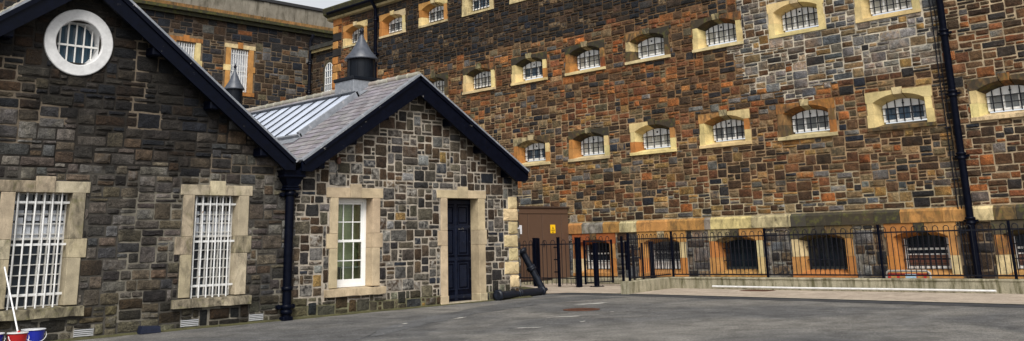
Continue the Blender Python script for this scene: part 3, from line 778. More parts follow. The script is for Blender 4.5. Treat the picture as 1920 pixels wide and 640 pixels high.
# roof lines: (a,b,c) keep a*x+b*z<=c
def line_pl(p, q, below=True):
    a, b = -(q[1] - p[1]), (q[0] - p[0]); 
    if b < 0: a, b = -a, -b
    return (a, b, a * p[0] + b * p[1])
apA = (7.62, 5.83); vA = (12.68, 2.03); lA = (2.56, 2.03)
apB = (16.52, 4.48); vB = (12.86, 2.02); eB = (20.68, 2.02)
off = .24
plA = [line_pl((apA[0], apA[1] - off), (vA[0], vA[1] - off)), line_pl((lA[0], lA[1] - off), (apA[0], apA[1] - off))]
plB = [line_pl((vB[0], vB[1] - off), (apB[0], apB[1] - off)), line_pl((apB[0], apB[1] - off), (eB[0], eB[1] - off))]
circ = (7.58, 4.27)
rng = random.Random(31)
XA0 = 2.9
winA = [(7.18, .54), (10.90, .54), (4.25, .54)]
oA = []
for c, hw in winA:
    oA += [(c - hw - .34, 1.195, c + hw + .34, 1.43), (c - .2, 1.43, c + .2, 1.52), (c - hw - .27, .31, c + hw + .27, 1.195), (c - hw - .41, -.07, c + hw + .37, .31), (c - hw - .27, -.97, c + hw + .27, -.07), (c - hw - .40, -1.18, c + hw + .38, -.97)]
N = 10
for k in range(N):                                          # round window seat as stacked rectangles
    z0 = circ[1] - .70 + 1.40 * k / N; z1 = z0 + 1.40 / N; zm = (z0 + z1) / 2 - circ[1]; hw = math.sqrt(.70 ** 2 - zm * zm); oA.append((circ[0] - hw, z0, circ[0] + hw, z1))
vents = [(7.97, 8.36, -1.585), (10.20, 10.61, -1.565), (11.83, 12.19, -1.56)]
for a, b, z in vents: oA.append((a - .01, z - .005, b + .01, z + .155))
def col_A(s, z, a):
    t = (z + 1.6) / 7
    sooty = min(1, max(0, (z - 1.0) / 2.5)) + (vnoise(s * .7, z * .7, 5) - .5) * 1.3 + max(0, 6.5 - s) * .06
    P = [(GREY, 3.4), (STEEL, 1.6), (DARK, 1.2), ((.15, .145, .135), 1.6), ((.085, .062, .043), 1.2), ((.095, .085, .062), 1.8), ((.125, .105, .082), 1.8), (LGREY, .55), ((.092, .080, .074), 1.8), ((.05, .048, .046), 1.6)]
    if sooty > .4: P = [(DARK, 3.2), (BLUEB, 2.2), (DBROWN, 2.4), ((.07, .064, .056), 1.2), ((.06, .05, .036), 1.3), ((.045, .04, .034), 2)]
    c = pick(P, rng)
    c = tuple(k * m for k, m in zip(c, (.88, .82, .74)))
    if sooty > .4: c = tuple(k * .66 for k in c)
    if sooty > .7: c = tuple(k * .78 for k in c)
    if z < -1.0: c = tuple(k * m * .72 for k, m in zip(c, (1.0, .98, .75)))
    return (*vary(c, rng, .40), rng.uniform(.1, .4) if rng.random() < .12 and sooty < .5 else 0)
def mortA(s, z):
    n = vnoise(s * 1.1, z * 1.1, 14)
    if z > 1.6: return (.024, .021, .018) if n < .68 else (.13, .105, .078)
    return (.06, .055, .047) if n < .56 else (.17, .155, .125)
holesA = [(c - hw - .1, -.99, c + hw + .1, 1.25) for c, hw in winA] + [(circ[0] - .42, circ[1] - .42, circ[0] + .42, circ[1] + .42)]
mb = MB(); wall_sheet(mb, XA0, SPLIT, -1.75, 5.6, holesA, mortA, y=YG, planes=plA, step=.4)
mb.add([(XA0, YG, -1.75), (XA0, YG + 14, -1.75), (XA0, YG + 14, 2), (XA0, YG, 2)], [(0, 1, 2, 3)], (.08, .07, .06))
mb.build('mortar_bed', M['mortar'], houseA)
SZA = [((3, 2), 6), ((4, 2), 6), ((5, 2), 3), ((3, 1), 4), ((4, 1), 4), ((2, 1), 3), ((2, 2), 3), ((4, 3), 1), ((3, 3), 1)]
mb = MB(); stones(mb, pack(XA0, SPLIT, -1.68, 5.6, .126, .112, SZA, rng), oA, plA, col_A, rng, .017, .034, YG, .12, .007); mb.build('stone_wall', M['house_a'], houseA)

rng = random.Random(33)
XB1 = 20.57
oB = [(13.84, 1.195, 15.58, 1.44), (14.55, 1.44, 14.89, 1.54), (13.95, -.98, 15.49, 1.195), (13.86, -.03, 15.58, .32), (13.83, -1.17, 15.64, -.97),
      (17.44, 1.235, 19.28, 1.45), (18.19, 1.45, 18.56, 1.545), (17.55, -1.6, 19.24, 1.235), (17.47, -.03, 19.29, .36)]
zq = 1.32; k = 0; quo = []
for k, (zz, w) in enumerate([(1.31, .38), (.97, .58), (.60, .38), (.22, .58), (-.15, .38), (-.53, .58), (-.90, .36), (-1.27, 0)]):
    if w: quo.append((XB1 - w, zz - .36, XB1, zz)); oB.append(quo[-1])
def col_B(s, z, a):
    P = [(DARK, 3.0), (BLUEB, .4), (DBROWN, 4.2), ((.075, .052, .034), 3.0), (GREY, 1.8), ((.075, .064, .045), 2.6), (OCHRE, .12), (RUST, .07), (LGREY, .5), ((.13, .085, .05), .8), ((.115, .098, .08), 1.8), ((.06, .05, .04), 2.4)]
    c = pick(P, rng); u = rng.random()
    al = rng.uniform(.5, .85) if u < .10 else rng.uniform(.12, .4) if u < .25 else 0
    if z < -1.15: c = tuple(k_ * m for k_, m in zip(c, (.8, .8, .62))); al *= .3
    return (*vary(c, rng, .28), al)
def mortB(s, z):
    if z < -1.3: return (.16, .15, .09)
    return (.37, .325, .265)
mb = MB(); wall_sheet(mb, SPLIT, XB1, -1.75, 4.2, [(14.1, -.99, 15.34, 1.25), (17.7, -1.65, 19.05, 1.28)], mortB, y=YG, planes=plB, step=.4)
mb.add([(XB1, YG, -1.75), (XB1, YG + 14, -1.75), (XB1, YG + 14, 1.9), (XB1, YG, 1.9)], [(0, 1, 2, 3)], (.10, .09, .08))
mb.build('mortar_bed', M['mortar'], houseB)
SZB = [((3, 2), 5), ((2, 2), 5), ((3, 3), 4), ((2, 3), 4), ((4, 3), 2), ((2, 1), 4), ((3, 1), 3), ((1, 2), 2), ((1, 1), 2), ((4, 2), 2)]
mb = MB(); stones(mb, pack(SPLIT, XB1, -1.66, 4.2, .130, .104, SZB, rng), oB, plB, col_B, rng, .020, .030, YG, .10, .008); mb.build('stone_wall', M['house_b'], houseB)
mb = MB(); r = random.Random(3)
for (a, b, c, d) in quo:
    rects = [(a, b, c, d)]
    stones(mb, rects, [], None, lambda s, z, ar: (*vary((.56, .44, .25), r, .12, .03), .1), r, .02, .045, YG - .01, .08, .010)
mb.build('quoins', M['ash_clean'], houseB)

# ---- window surrounds in the gables
def house_surround(c, hw, col, parent, sill, rr, lintel, key, jamb, mid, midz, door=False, yf=-.035, depth=.34, mat='ash_clean'):
    mb = MB(); st = lambda v=.1, a=(.34 if parent is houseA else .14): (*vary(col, rr, v * 1.4, .03), a * rr.uniform(.5, 1.3))
    l, kx = lintel, key
    mb.box((l[0], YG + yf, l[2]), (c - kx[0], YG + depth, l[3]), st(), .008); mb.box((c + kx[0], YG + yf, l[2]), (l[1], YG + depth, l[3]), st(), .008)
    mb.box((c - kx[0] + .004, YG + yf - .012, l[2]), (c + kx[0] - .004, YG + depth, kx[1]), st(), .008)
    zb = sill[2] if sill else jamb[2]
    for sg in (0, 1):
        xo = jamb[sg]; xi = c - hw if sg == 0 else c + hw; xm = mid[sg]
        def jb(x_o, z0, z1, e=0):
            a, b = sorted((x_o, xi)); mb.box((a, YG + yf, z0), (b, YG + depth, z1), st(), .008)
        jb(xo, midz[1] + .003, l[2] - .003); jb(xm, midz[0], midz[1]); jb(xo, zb, midz[0] - .003)
        if door: 
            a, b = sorted((xo - .03 if sg == 0 else xo + .03, xi + (.012 if sg == 0 else -.012))); mb.box((a, YG + yf - .02, zb - .02), (b, YG + depth - .12, zb + .26), st(.1, .3), .012)
    if sill:
        x0, x1, z1, z0 = sill
        n = 7; prof = [(YG - .11, z0), (YG - .11, z1 - .035), (YG + depth, z1 - .002), (YG + depth, z0)]
        xs = [x0 + (x1 - x0) * i / n for i in range(n + 1)]
        rings = [[(x, p[0] + (rr.uniform(-.012, .012) if p[0] < YG else 0), p[1] + (rr.uniform(-.010, .010) if p[0] < YG else 0)) for p in prof] for x in xs]
        mb.loft(rings, (*vary(col, rr, .08, .03), .50 if parent is houseA else .28))
    return mb.build('window' if not door else 'doorway', M[mat], parent)
SAND_A = (.42, .36, .25); SAND_B = (.48, .385, .25)
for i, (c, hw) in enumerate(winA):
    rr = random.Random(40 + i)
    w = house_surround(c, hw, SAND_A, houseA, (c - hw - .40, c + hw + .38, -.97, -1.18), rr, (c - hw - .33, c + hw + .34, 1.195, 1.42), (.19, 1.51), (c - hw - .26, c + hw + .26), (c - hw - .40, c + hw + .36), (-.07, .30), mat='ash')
    p = MB()
    p.box((c - hw, YG + .30, -.97), (c + hw, YG + .31, 1.2)); p.build('pane', M['gdark'], w)
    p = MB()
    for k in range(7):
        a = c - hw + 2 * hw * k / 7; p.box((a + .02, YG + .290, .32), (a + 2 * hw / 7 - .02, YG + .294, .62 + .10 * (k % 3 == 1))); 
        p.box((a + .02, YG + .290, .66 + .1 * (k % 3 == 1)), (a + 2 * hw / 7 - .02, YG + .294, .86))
    p.build('sky_reflection', M['grear'], w)  # pale strips painting the sky's reflection on the upper panes
    p = MB()
    for k in range(8): a = c - hw + .012 + (2 * hw - .024) * k / 7; p.box((a - .011, YG + .24, -.97), (a + .011, YG + .285, 1.19))
    for k in range(12):
        zz = -.96 + 2.14 * k / 11; p.box((c - hw + .02, YG + .245, zz - .010), (c + hw - .02, YG + .28, zz + .010))
    p.box((c - hw, YG + .235, .29), (c + hw, YG + .288, .335))
    p.build('window_frame', M['dullwhite'], w)
    p = MB()
    for k in range(6):
        a = c - hw + .09 + (2 * hw - .26) * k / 5; a += rr.uniform(-.008, .008); p.tube([(a, YG + .07, -1.0), (a + rr.uniform(-.012, .012), YG + .07, .1), (a + rr.uniform(-.006, .006), YG + .07, 1.2)], .018, 8)
    for zz in (1.01, .20, -.74): p.box((c - hw - .03, YG + .095, zz - .022), (c + hw + .02, YG + .112, zz + .022))
    p.build('bars', M['white'], w)
# round window
mb = MB(); n = 48
for (r0, r1, y0, y1, y2, y3) in [(0.47, .70, 0, 0, 0, 0)]:
    prof = [(.70, YG + .02), (.70, YG - .05), (.685, YG - .06), (.49, YG - .06), (.475, YG - .05), (.435, YG + .30)]
    rings = [[(circ[0] + r_ * math.cos(2 * PI * k / n), y_, circ[1] + r_ * math.sin(2 * PI * k / n)) for k in range(n)] for r_, y_ in prof]
    mb.loft(rings, (1, 1, 1, 0), False, False)
wr = mb.build('round_window', m_paint('white_flaking_stone', (.58, .58, .58), .55, (.17, .14, .11), -.015, .16), houseA)
mb = MB(); mb.add([(circ[0] + .45 * math.cos(2 * PI * k / n), YG + .28, circ[1] + .45 * math.sin(2 * PI * k / n)) for k in range(n)], [tuple(range(n))]); mb.build('pane', M['gteal'], wr)
mb = MB()
for k in range(5):
    x = -.33 + .165 * k; hh = math.sqrt(.455 ** 2 - x * x); mb.tube([(circ[0] + x, YG + .16, circ[1] - hh), (circ[0] + x, YG + .16, circ[1] + hh)], .018, 8)
mb.box((circ[0] - .45, YG + .13, circ[1] - .06), (circ[0] + .45, YG + .148, circ[1] - .02)); mb.build('bars', M['rustwhite'], wr)
mb = MB(); r = random.Random(6)
for k in range(4):                                          # dark louvre slats behind
    x = circ[0] - .25 + .165 * k; mb.box((x - .045, YG + .255, circ[1] - .40), (x + .045, YG + .272, circ[1] + .40), (.012, .045, .075, 0))
mb.build('slats', M['attr'], wr)
# vents, in the foot of the wall
for a, b, z in vents:
    mb = MB(); mb.box((a, YG - .01, z), (b, YG + .05, z + .15), (.30, .30, .29)); 
    for k in range(4): mb.box((a + .01, YG - .028, z + .012 + k * .035), (b - .01, YG - .012, z + .030 + k * .035), (.42, .43, .44))
    for k in range(4): mb.box((a + .012, YG - .0125, z + .031 + k * .035), (b - .012, YG - .0105, z + .045 + k * .035), (.012, .012, .012))
    mb.build('air_vent', M['attr'], houseA)

# sash window of the right house
rr = random.Random(60); c, hw = 14.72, .53
w = house_surround(c, hw, SAND_B, houseB, (13.83, 15.64, -.965, -1.165), rr, (13.84, 15.58, 1.195, 1.44), (.17, 1.535), (13.955, 15.49), (13.865, 15.575), (-.03, .32))
mb = MB()
for a in (c - hw, c + hw - .085): mb.box((a, YG + .245, -.965), (a + .085, YG + .34, 1.195), bev=.006)
mb.box((c - hw + .085, YG + .245, 1.10), (c + hw - .085, YG + .34, 1.195), (.55, .5, .38)); mb.box((c - hw + .085, YG + .24, -.965), (c + hw - .085, YG + .35, -.90))
mb.build('window_frame', M['whiteclean'], w)
def sash(z0, z1, y, rowsn, bot, top, name='sash'):
    mb = MB(); x0, x1 = c - hw + .088, c + hw - .088; s_ = .05
    mb.box((x0, y, z0), (x0 + s_, y + .045, z1)); mb.box((x1 - s_, y, z0), (x1, y + .045, z1)); mb.box((x0 + s_, y, z0), (x1 - s_, y + .045, z0 + bot)); mb.box((x0 + s_, y, z1 - top), (x1 - s_, y + .045, z1))
    for k in (1, 2): x = x0 + (x1 - x0) * k / 3; mb.box((x - .012, y + .006, z0 + bot), (x + .012, y + .038, z1 - top))
    for k in range(1, rowsn): zz = z0 + bot + (z1 - top - z0 - bot) * k / rowsn; mb.box((x0 + s_, y + .008, zz - .012), (x1 - s_, y + .036, zz + .012))
    o = mb.build(name, M['whiteclean'], w)
    return o
sash(.125, 1.098, YG + .285, 2, .05, .05); sash(-.90, .17, YG + .250, 2, .12, .055)
mb = MB(); mb.box((c - .44, YG + .303, .15), (c + .44, YG + .306, 1.09)); mb.box((c - .44, YG + .268, -.88), (c + .44, YG + .271, .15)); mb.build('pane', M['clear'], w)
# room seen through it
mb = MB(); RY = YG + .64
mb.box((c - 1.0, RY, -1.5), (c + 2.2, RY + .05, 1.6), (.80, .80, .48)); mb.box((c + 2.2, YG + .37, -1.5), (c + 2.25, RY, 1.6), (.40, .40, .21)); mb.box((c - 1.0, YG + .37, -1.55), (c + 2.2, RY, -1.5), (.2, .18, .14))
mb.build('room_lining', M['attr'], houseB)
t = thing('table', 'pale table standing inside behind the lower sash of the window', 'table', (15.6, YG + .51, -1.5))
mb = MB(); mb.box((14.6, YG + .40, -.52), (16.6, YG + .62, -.48), (.62, .63, .58)); mb.build('tabletop', M['attr'], t)
for xx in (14.66, 15.56, 16.5):
    for yy in (.42, .56): mb = MB(); mb.box((xx, YG + yy, -1.5), (xx + .04, YG + yy + .04, -.52), (.03, .03, .03)); mb.build('leg', M['attr'], t)
t = thing('cardboard_box', 'tan cardboard carton with open white flap on the table inside the window', 'box', (15.45, YG + .5, -.48))
mb = MB(); mb.box((15.26, YG + .42, -.479), (15.62, YG + .60, -.22), (.36, .23, .10), .01); mb.build('body', M['attr'], t)
mb = MB(); mb.add([(15.26, YG + .42, -.215), (15.62, YG + .42, -.215), (15.52, YG + .58, .08), (15.22, YG + .58, .02)], [(0, 1, 2, 3)], (.6, .58, .5)); mb.build('flap', M['attr'], t)

# door of the right house
rr = random.Random(61); c, hw = 18.39, .585
dw = house_surround(c, hw, SAND_B, houseB, None, rr, (17.44, 19.28, 1.235, 1.45), (.185, 1.545), (17.57, 19.23, -1.60), (17.47, 19.29), (-.03, .36), True, depth=.40)
mb = MB(); mb.box((c - hw - .02, YG - .06, -1.62), (c + hw + .02, YG + .40, -1.525), (.38, .33, .25, .3), .01); mb.build('doorstep', M['ash_clean'], dw)
mb = MB(); y = YG + .30
mb.box((c - hw + .003, y, -1.52), (c + hw - .003, y + .05, 1.232))
dl = mb.build('door', M['navy'], houseB)
mb = MB()
def panel(x0, x1, z0, z1):
    for a in ((x0, x0 + .03, z0, z1), (x1 - .03, x1, z0, z1), (x0 + .03, x1 - .03, z0, z0 + .03), (x0 + .03, x1 - .03, z1 - .03, z1)): mb.box((a[0], y - .016, a[2]), (a[1], y - .001, a[3]))
    mb.box((x0 + .07, y - .012, z0 + .07), (x1 - .07, y - .001, z1 - .07), bev=.008)
for (z0, z1) in ((-1.22, -.50), (-.30, .42), (.52, 1.05)):
    panel(c - .46, c - .07, z0, z1); panel(c + .07, c + .46, z0, z1)
mb.box((c - .05, y - .008, -1.5), (c + .05, y - .001, 1.2)); 
for zz in (-1.40, -.40, .47, 1.14): mb.box((c - .57, y - .006, zz - .045), (c - .051, y - .001, zz + .045)); mb.box((c + .051, y - .006, zz - .045), (c + .57, y - .001, zz + .045))
for zz in (-1.40, -.95, -.65, -.40, .05, .47):
    for xx in (-.53, -.28, 0.01, .28, .53): mb.lathe((c + xx, y - .012, zz), [(.0, -.012), (.012, -.006), (.016, .006)], 8, axis=(0, 1, 0))
mb.box((c + .12, y - .022, -.42), (c + .34, y - .010, -.37)); mb.build('panels', m_paint('worn_navy_paint', (.004, .007, .018), .4, (.13, .125, .11), .035, .4, spec=.25), dl)
# small alarm lamp with cable on the right gable
mb = MB(); mb.lathe((14.12, YG - .10, 2.10), [(.02, -.09), (.055, -.07), (.06, .02), (.045, .07), (.01, .10)], 12, (.10, .045, .03)); mb.box((14.08, YG - .06, 2.03), (14.16, YG + .02, 2.16), (.03, .03, .035))
mb.tube([(14.14, YG - .05, 2.04), (14.18, YG - .05, 1.92), (14.10, YG - .05, 1.83), (14.12, YG - .05, 1.72)], .014, 6, (.015, .015, .015)); mb.build('alarm_lamp', M['attr'], houseB)

# ---- roofs, verge boards
def verge(p, q, drop_p, drop_q, parent, name='bargeboard', y0=YV, th=.06, endcut=None, mat='navy_chip'):
    pts = [(p[0], p[1]), (q[0], q[1]), (q[0], q[1] - drop_q), (p[0], p[1] - drop_p)]
    mb = MB(); P = pts if pts[0][0] > pts[1][0] else pts[::-1]
    if pts[0][0] < pts[1][0]: P = [pts[3], pts[2], pts[1], pts[0]]
    mb.prism(P, y0, y0 + th)
    return mb, P
ROOFLEN = 11.5
for (hs, ap, L, R, dr, mname) in ((houseA, apA, lA, vA, .43, 'A'), (houseB, apB, vB, eB, .50, 'B')):
    # bargeboards
    for (e, side) in ((L, -1), (R, 1)):
        d0, d1 = dr + .05, dr
        valley = (e is vA) or (e is vB)
        mb = MB()
        if valley: pts = [(ap[0], ap[1]), (e[0], e[1]), (e[0] , e[1] - .24), (e[0] - side * .28, e[1] - .24), (ap[0], ap[1] - d0)]
        elif e is eB: pts = [(ap[0], ap[1]), (e[0], e[1]), (e[0], e[1] - .22), (e[0] - .12, e[1] - .29), (e[0] - .50, e[1] - .29), (ap[0], ap[1] - d0)]
        else: pts = [(ap[0], ap[1]), (e[0], e[1]), (e[0], e[1] - .4), (ap[0], ap[1] - d0)]
        if side > 0: pts = pts[::-1]
        if side > 0: P = pts
        else: P = pts
        yo = 0 if side > 0 else .002
        mb.prism(P, YV + yo, YV + .07)
        # moulding under the top edge
        dx, dz = e[0] - ap[0], e[1] - ap[1]; Ln = math.hypot(dx, dz); nx, nz = -dz / Ln * (1 if dx > 0 else -1), abs(dx) / Ln
        mb.bar((ap[0] - nx * .06, YV - .012, ap[1] - nz * .06), (e[0] - nx * .06, YV - .012, e[1] - nz * .06), .05, .09, up=(nx, 0, nz))
        mb.build('bargeboard', M['navy_chip'], hs)
        # soffit
        mb = MB(); o_ = .20
        mb.add([(ap[0], YV + .07, ap[1] - o_), (e[0], YV + .07, e[1] - o_), (e[0], YG + .05, e[1] - o_), (ap[0], YG + .05, ap[1] - o_)], [(0, 1, 2, 3)]); mb.build('soffit', M['navy'], hs)
        # purlin ends under the soffit
        for f in (.30, .58, .84):
            mb = MB(); px, pz = ap[0] + dx * f, ap[1] + dz * f - .46; mb.box((px - .11, YV + .05, pz - .10), (px + .11, YG + .02, pz + .12), bev=.03); mb.build('purlin_end', M['navy'], hs)
        # lead verge
        mb = MB()
        mb.bar((ap[0] + nx * .01, YV + .05, ap[1] + nz * .012), (e[0] + nx * .01, YV + .05, e[1] + nz * .012), .17, .045, up=(nx, 0, nz)); mb.build('verge_flashing', M['lead'], hs)
    # roof slopes: slates as single tilted pieces
    r = random.Random(90)
    for (e, side) in ((L, -1), (R, 1)):
        dx, dz = e[0] - ap[0], e[1] - ap[1]; Ln = math.hypot(dx, dz); ux, uz = dx / Ln, dz / Ln; nx, nz = -uz * side, ux * side
        mb = MB(); 
        mb.add([(ap[0], YV + .08, ap[1] - .03), (e[0], YV + .08, e[1] - .03), (e[0], YG + ROOFLEN, e[1] - .03), (ap[0], YG + ROOFLEN, ap[1] - .03)], [(0, 1, 2, 3)], (.05, .045, .045))
        g = .235; nr = int(Ln / g)
        seen = hs is houseB
        sw = .30 if seen else .6
        for j in range(nr + 1):
            a0, a1 = j * g, min((j + 1) * g + .03, Ln)
            yy = YV + .10 - (sw / 2 if j % 2 else 0)
            while yy < YG + ROOFLEN:
                y0, y1 = max(yy + .003, YV + .10), yy + sw - .003
                lift0, lift1 = .004, .020 + r.uniform(-.003, .004)
                k = r.uniform(.78, 1.18); base = (.225 * k, .212 * k * r.uniform(.95, 1.03), .224 * k * r.uniform(.95, 1.06))
                if y1 > y0 + .03:
                    q = [(ap[0] + ux * a + nx * l_, y_, ap[1] + uz * a + nz * l_) for a, l_, y_ in ((a0, lift0, y0), (a0, lift0, y1), (a1, lift1, y1), (a1, lift1, y0))]
                    q2 = [(ap[0] + ux * a1 + nx * .001, y_, ap[1] + uz * a1 + nz * .001) for y_ in (y0, y1)]
                    mb.add(q + q2, [(0, 1, 2, 3) if side < 0 else (3, 2, 1, 0), (3, 2, 5, 4)], (*base, 0))
                yy += sw
        mb.build('roof', M['slate'], hs)
    mb = MB(); yy = YV + .04; r = random.Random(17)
    while yy < YG + ROOFLEN:
        mb.tube([(ap[0], yy, ap[1] + .015), (ap[0], yy + .44, ap[1] + .015)], .085, 10, vary((.27, .25, .21), r, .25)); mb.tube([(ap[0], yy + .40, ap[1] + .015), (ap[0], yy + .46, ap[1] + .015)], .098, 10, vary((.33, .31, .25), r, .2)); yy += .45
    mb.build('ridge_tiles', M['grey'], hs)
    # plain back gable
    mb = MB(); mb.add([(L[0] + .2, YG + ROOFLEN - .3, -1.7), (R[0] - .1, YG + ROOFLEN - .3, -1.7), (R[0] - .1, YG + ROOFLEN - .3, R[1] - .2), (ap[0], YG + ROOFLEN - .3, ap[1] - .2), (L[0] + .2, YG + ROOFLEN - .3, L[1] - .2)], [(0, 1, 2, 3, 4)], (.07, .06, .05)); mb.build('rear_gable', M['mortar'], hs)
# valley gutter between the houses
mb = MB(); mb.add([(12.50, YV + .12, 2.165), (12.77, YV + .12, 1.985), (13.06, YV + .12, 2.165), (12.50, YG + 11, 2.165), (12.77, YG + 11, 1.985), (13.06, YG + 11, 2.165)], [(0, 1, 4, 3), (1, 2, 5, 4)])
mb.build('valley_gutter', M['lead'], houseB)
# hopper head and downpipe at the valley
mb = MB(); px, py = 12.72, YV + .27
mb.loft([[(px + a * .30, py + b * .20, 1.80) for a, b in ((-1, -1), (1, -1), (1, 1), (-1, 1))], [(px + a * .27, py + b * .18, 1.66) for a, b in ((-1, -1), (1, -1), (1, 1), (-1, 1))], [(px + a * .13, py + b * .11, 1.42) for a, b in ((-1, -1), (1, -1), (1, 1), (-1, 1))]])
for zz, w_ in ((1.66, .30), (1.42, .17), (1.36, .19)): mb.box((px - w_, py - w_ * .7, zz - .025), (px + w_, py + w_ * .7, zz + .025), bev=.01)
mb.tube([(px, py, -1.62), (px, py, 1.45)], .105, 14)
for zz in (1.26, -.9, -1.30, -1.42): mb.lathe((px, py, zz), [(.105, -.05), (.135, -.04), (.135, .04), (.105, .05)], 14)
for zz in (1.24, -1.30): mb.box((px - .22, py + .06, zz - .04), (px + .22, py + .12, zz + .04)); mb.lathe((px - .19, py + .03, zz), [(.05, -.03), (.06, 0), (.05, .03)], 8, axis=(0, 1, 0)); mb.lathe((px + .19, py + .03, zz), [(.05, -.03), (.06, 0), (.05, .03)], 8, axis=(0, 1, 0))
mb.box((px - .13, py - .10, -1.65), (px + .13, py + .12, -1.52), bev=.02)
mb.build('downpipe', M['navy'], houseB)
# rooflight on the near slope of the right house
dx, dz = vB[0] - apB[0], vB[1] - apB[1]; Ln = math.hypot(dx, dz); ux, uz = dx / Ln, dz / Ln; nx, nz = uz, -ux
nx, nz = (-abs(uz) , abs(ux))
def RP(a, y, l): return (apB[0] + ux * a + nx * l, y, apB[1] + uz * a + nz * l)
A0, A1, Y0, Y1 = .72, 2.98, 21.55, 28.2
mb = MB()
mb.bar(RP(A0, Y0, .08), RP(A1, Y0, .08), .10, .17, up=(nx, 0, nz)); mb.bar(RP(A0, Y1, .08), RP(A1, Y1, .08), .10, .17, up=(nx, 0, nz)); mb.bar(RP(A0, Y0 - .05, .085), RP(A0, Y1, .085), .12, .17, up=(nx, 0, nz)); mb.bar(RP(A1, Y0 - .05, .055), RP(A1, Y1, .055), .09, .11, up=(nx, 0, nz))
rl = mb.build('rooflight', M['lead'], houseB)
mb = MB(); mb.add([RP(A0 + .05, Y0 + .04, .13), RP(A1 - .02, Y0 + .04, .10), RP(A1 - .02, Y1, .10), RP(A0 + .05, Y1, .13)], [(0, 1, 2, 3)]); mb.build('glass', M['roofglass'], rl)
mb = MB()
k = 0; yy = Y0 + .62
while yy < Y1 - .2: mb.bar(RP(A0 + .04, yy, .15), RP(A1, yy, .12), .034, .03, up=(nx, 0, nz)); yy += .62
mb.bar(RP(A0 + .05, Y0, .175), RP(A0 + .05, Y1, .175), .07, .03, up=(nx, 0, nz))
mb.build('glazing_bars', m_paint('dark_lead', (.03, .035, .045), .4), rl)
mb = MB(); mb.add([RP(A0 - .35, Y0 - .1, .030), RP(A0 - .05, Y0 - .1, .030), RP(A0 - .05, Y1, .030), RP(A0 - .35, Y1, .030)], [(0, 1, 2, 3)]); mb.add([RP(A1 + .02, Y0 - .1, .034), RP(A1 + .30, Y0 - .1, .034), RP(A1 + .30, Y1, .034), RP(A1 + .02, Y1, .034)], [(0, 1, 2, 3)])
mb.build('flashing', M['lead'], rl)
# two ridge ventilators
def cowl(yc, R, zbase, ztop_c, ztip, boxw, name='roof_ventilator'):
    x = apB[0]
    mb = MB(); mb.box((x - boxw, yc - boxw * .75, apB[1] - .45), (x + boxw, yc + boxw * .75, zbase - .05), bev=.01); b = mb.build(name, M['lead'], houseB)
    mb = MB(); mb.box((x - boxw * 1.06, yc - boxw * .81, zbase - .05), (x + boxw * 1.06, yc + boxw * .81, zbase + .05), bev=.015); mb.lathe((x, yc, zbase + .05), [(R * .80, 0), (R * .80, ztop_c - zbase - .05)], 24)
    for k in range(10):
        a = 2 * PI * k / 10; mb.bar((x + R * .805 * math.cos(a), yc + R * .805 * math.sin(a), zbase + .05), (x + R * .805 * math.cos(a), yc + R * .805 * math.sin(a), ztop_c - .02), .035, .02, up=(math.cos(a), math.sin(a), 0))
    mb.build('drum', m_paint('dark_grey_paint', (.005, .007, .011), .4, spec=.15), b)
    hc = ztip - ztop_c
    mb = MB(); mb.lathe((x, yc, ztop_c), [(R * .82, -.03), (R, -.04), (R, 0), (R * .62, hc * .26), (R * .40, hc * .48), (R * .20, hc * .70), (R * .075, hc * .86)], 28)
    mb.build('cone', m_paint('grey_lead_cone', (.055, .063, .08), .42), b)
    mb = MB(); z = ztop_c + hc * .86; mb.lathe((x, yc, z), [(R * .07, 0), (R * .05, .04), (R * .14, .09), (R * .14, .13), (R * .05, .18), (R * .035, .22), (.006, hc * .30)], 14); mb.build('finial', M['black'], b)
cowl(22.26, .49, 4.66, 5.32, 6.16, .60)
b = cowl.__name__
def cowl2():
    cowl(29.5, .345, 4.75, 5.38, 6.15, .40)
cowl2()

# ================================================================== GROUND
def sheet(name, polys, mat, kind='structure', z=None):
    mb = MB()
    for pts in polys: mb.add(pts, [tuple(range(len(pts)))])
    o = mb.build(name, mat); tag(o, kind=kind); return o
mb = MB()
xs = [-160, -60, -20, 0, 3, 6, 9, 12, 15, 18, 20.5, 24, 40, 80, 200]; ys = [-160, -60, -20, -5, 0, 5, 10, 15, 20, 25, 40, 80, 200]
G = lambda x, y: (x, y, ground_z(max(x, -5), y) - .012)
for x0, x1 in zip(xs, xs[1:]):
    for y0, y1 in zip(ys, ys[1:]): mb.add([G(x0, y0), G(x1, y0), G(x1, y1), G(x0, y1)], [(0, 1, 2, 3)])
tag(mb.build('asphalt_yard', M['asphalt']), kind='structure')
ZC = -1.541
edge = [(21.4, -14), (22.55, 7.06), (23.17, 17.92), (23.02, 20.3), (21.98, 20.80), (20.9, 20.86)]
poly = [(x, y, ZC) for x, y in edge] + [(20.9, 29, ZC), (XW, 29, ZC), (XW, -14, ZC)]
sheet('pavement', [poly], M['conc'])
# pale kerb line and darker rolled asphalt edge
def strip(pts, w, z, name, mat, side=1, jit=0, rr=random.Random(1)):
    mb = MB()
    P = [Vector((p[0], p[1], 0)) for p in pts]; F = []
    for i in range(len(P) - 1):
        n = max(1, int((P[i + 1] - P[i]).length / .6))
        for k in range(n): F.append(P[i].lerp(P[i + 1], k / n))
    F.append(P[-1]); L, Rr = [], []
    for i, p in enumerate(F):
        t = (F[min(i + 1, len(F) - 1)] - F[max(i - 1, 0)]).normalized(); nn = Vector((t.y, -t.x, 0)) * side
        L.append(p); Rr.append(p - nn * (w + rr.uniform(-jit, jit)))
    for i in range(len(F) - 1):
        q = [L[i], L[i + 1], Rr[i + 1], Rr[i]]; mb.add([(v.x, v.y, z if z is not None else ground_z(v.x, v.y) - .008) for v in q], [(0, 1, 2, 3)])
    return tag(mb.build(name, mat), kind='structure')
strip(edge[:4], .10, ZC + .004, 'kerb_edge', M['conckerb'], -1)
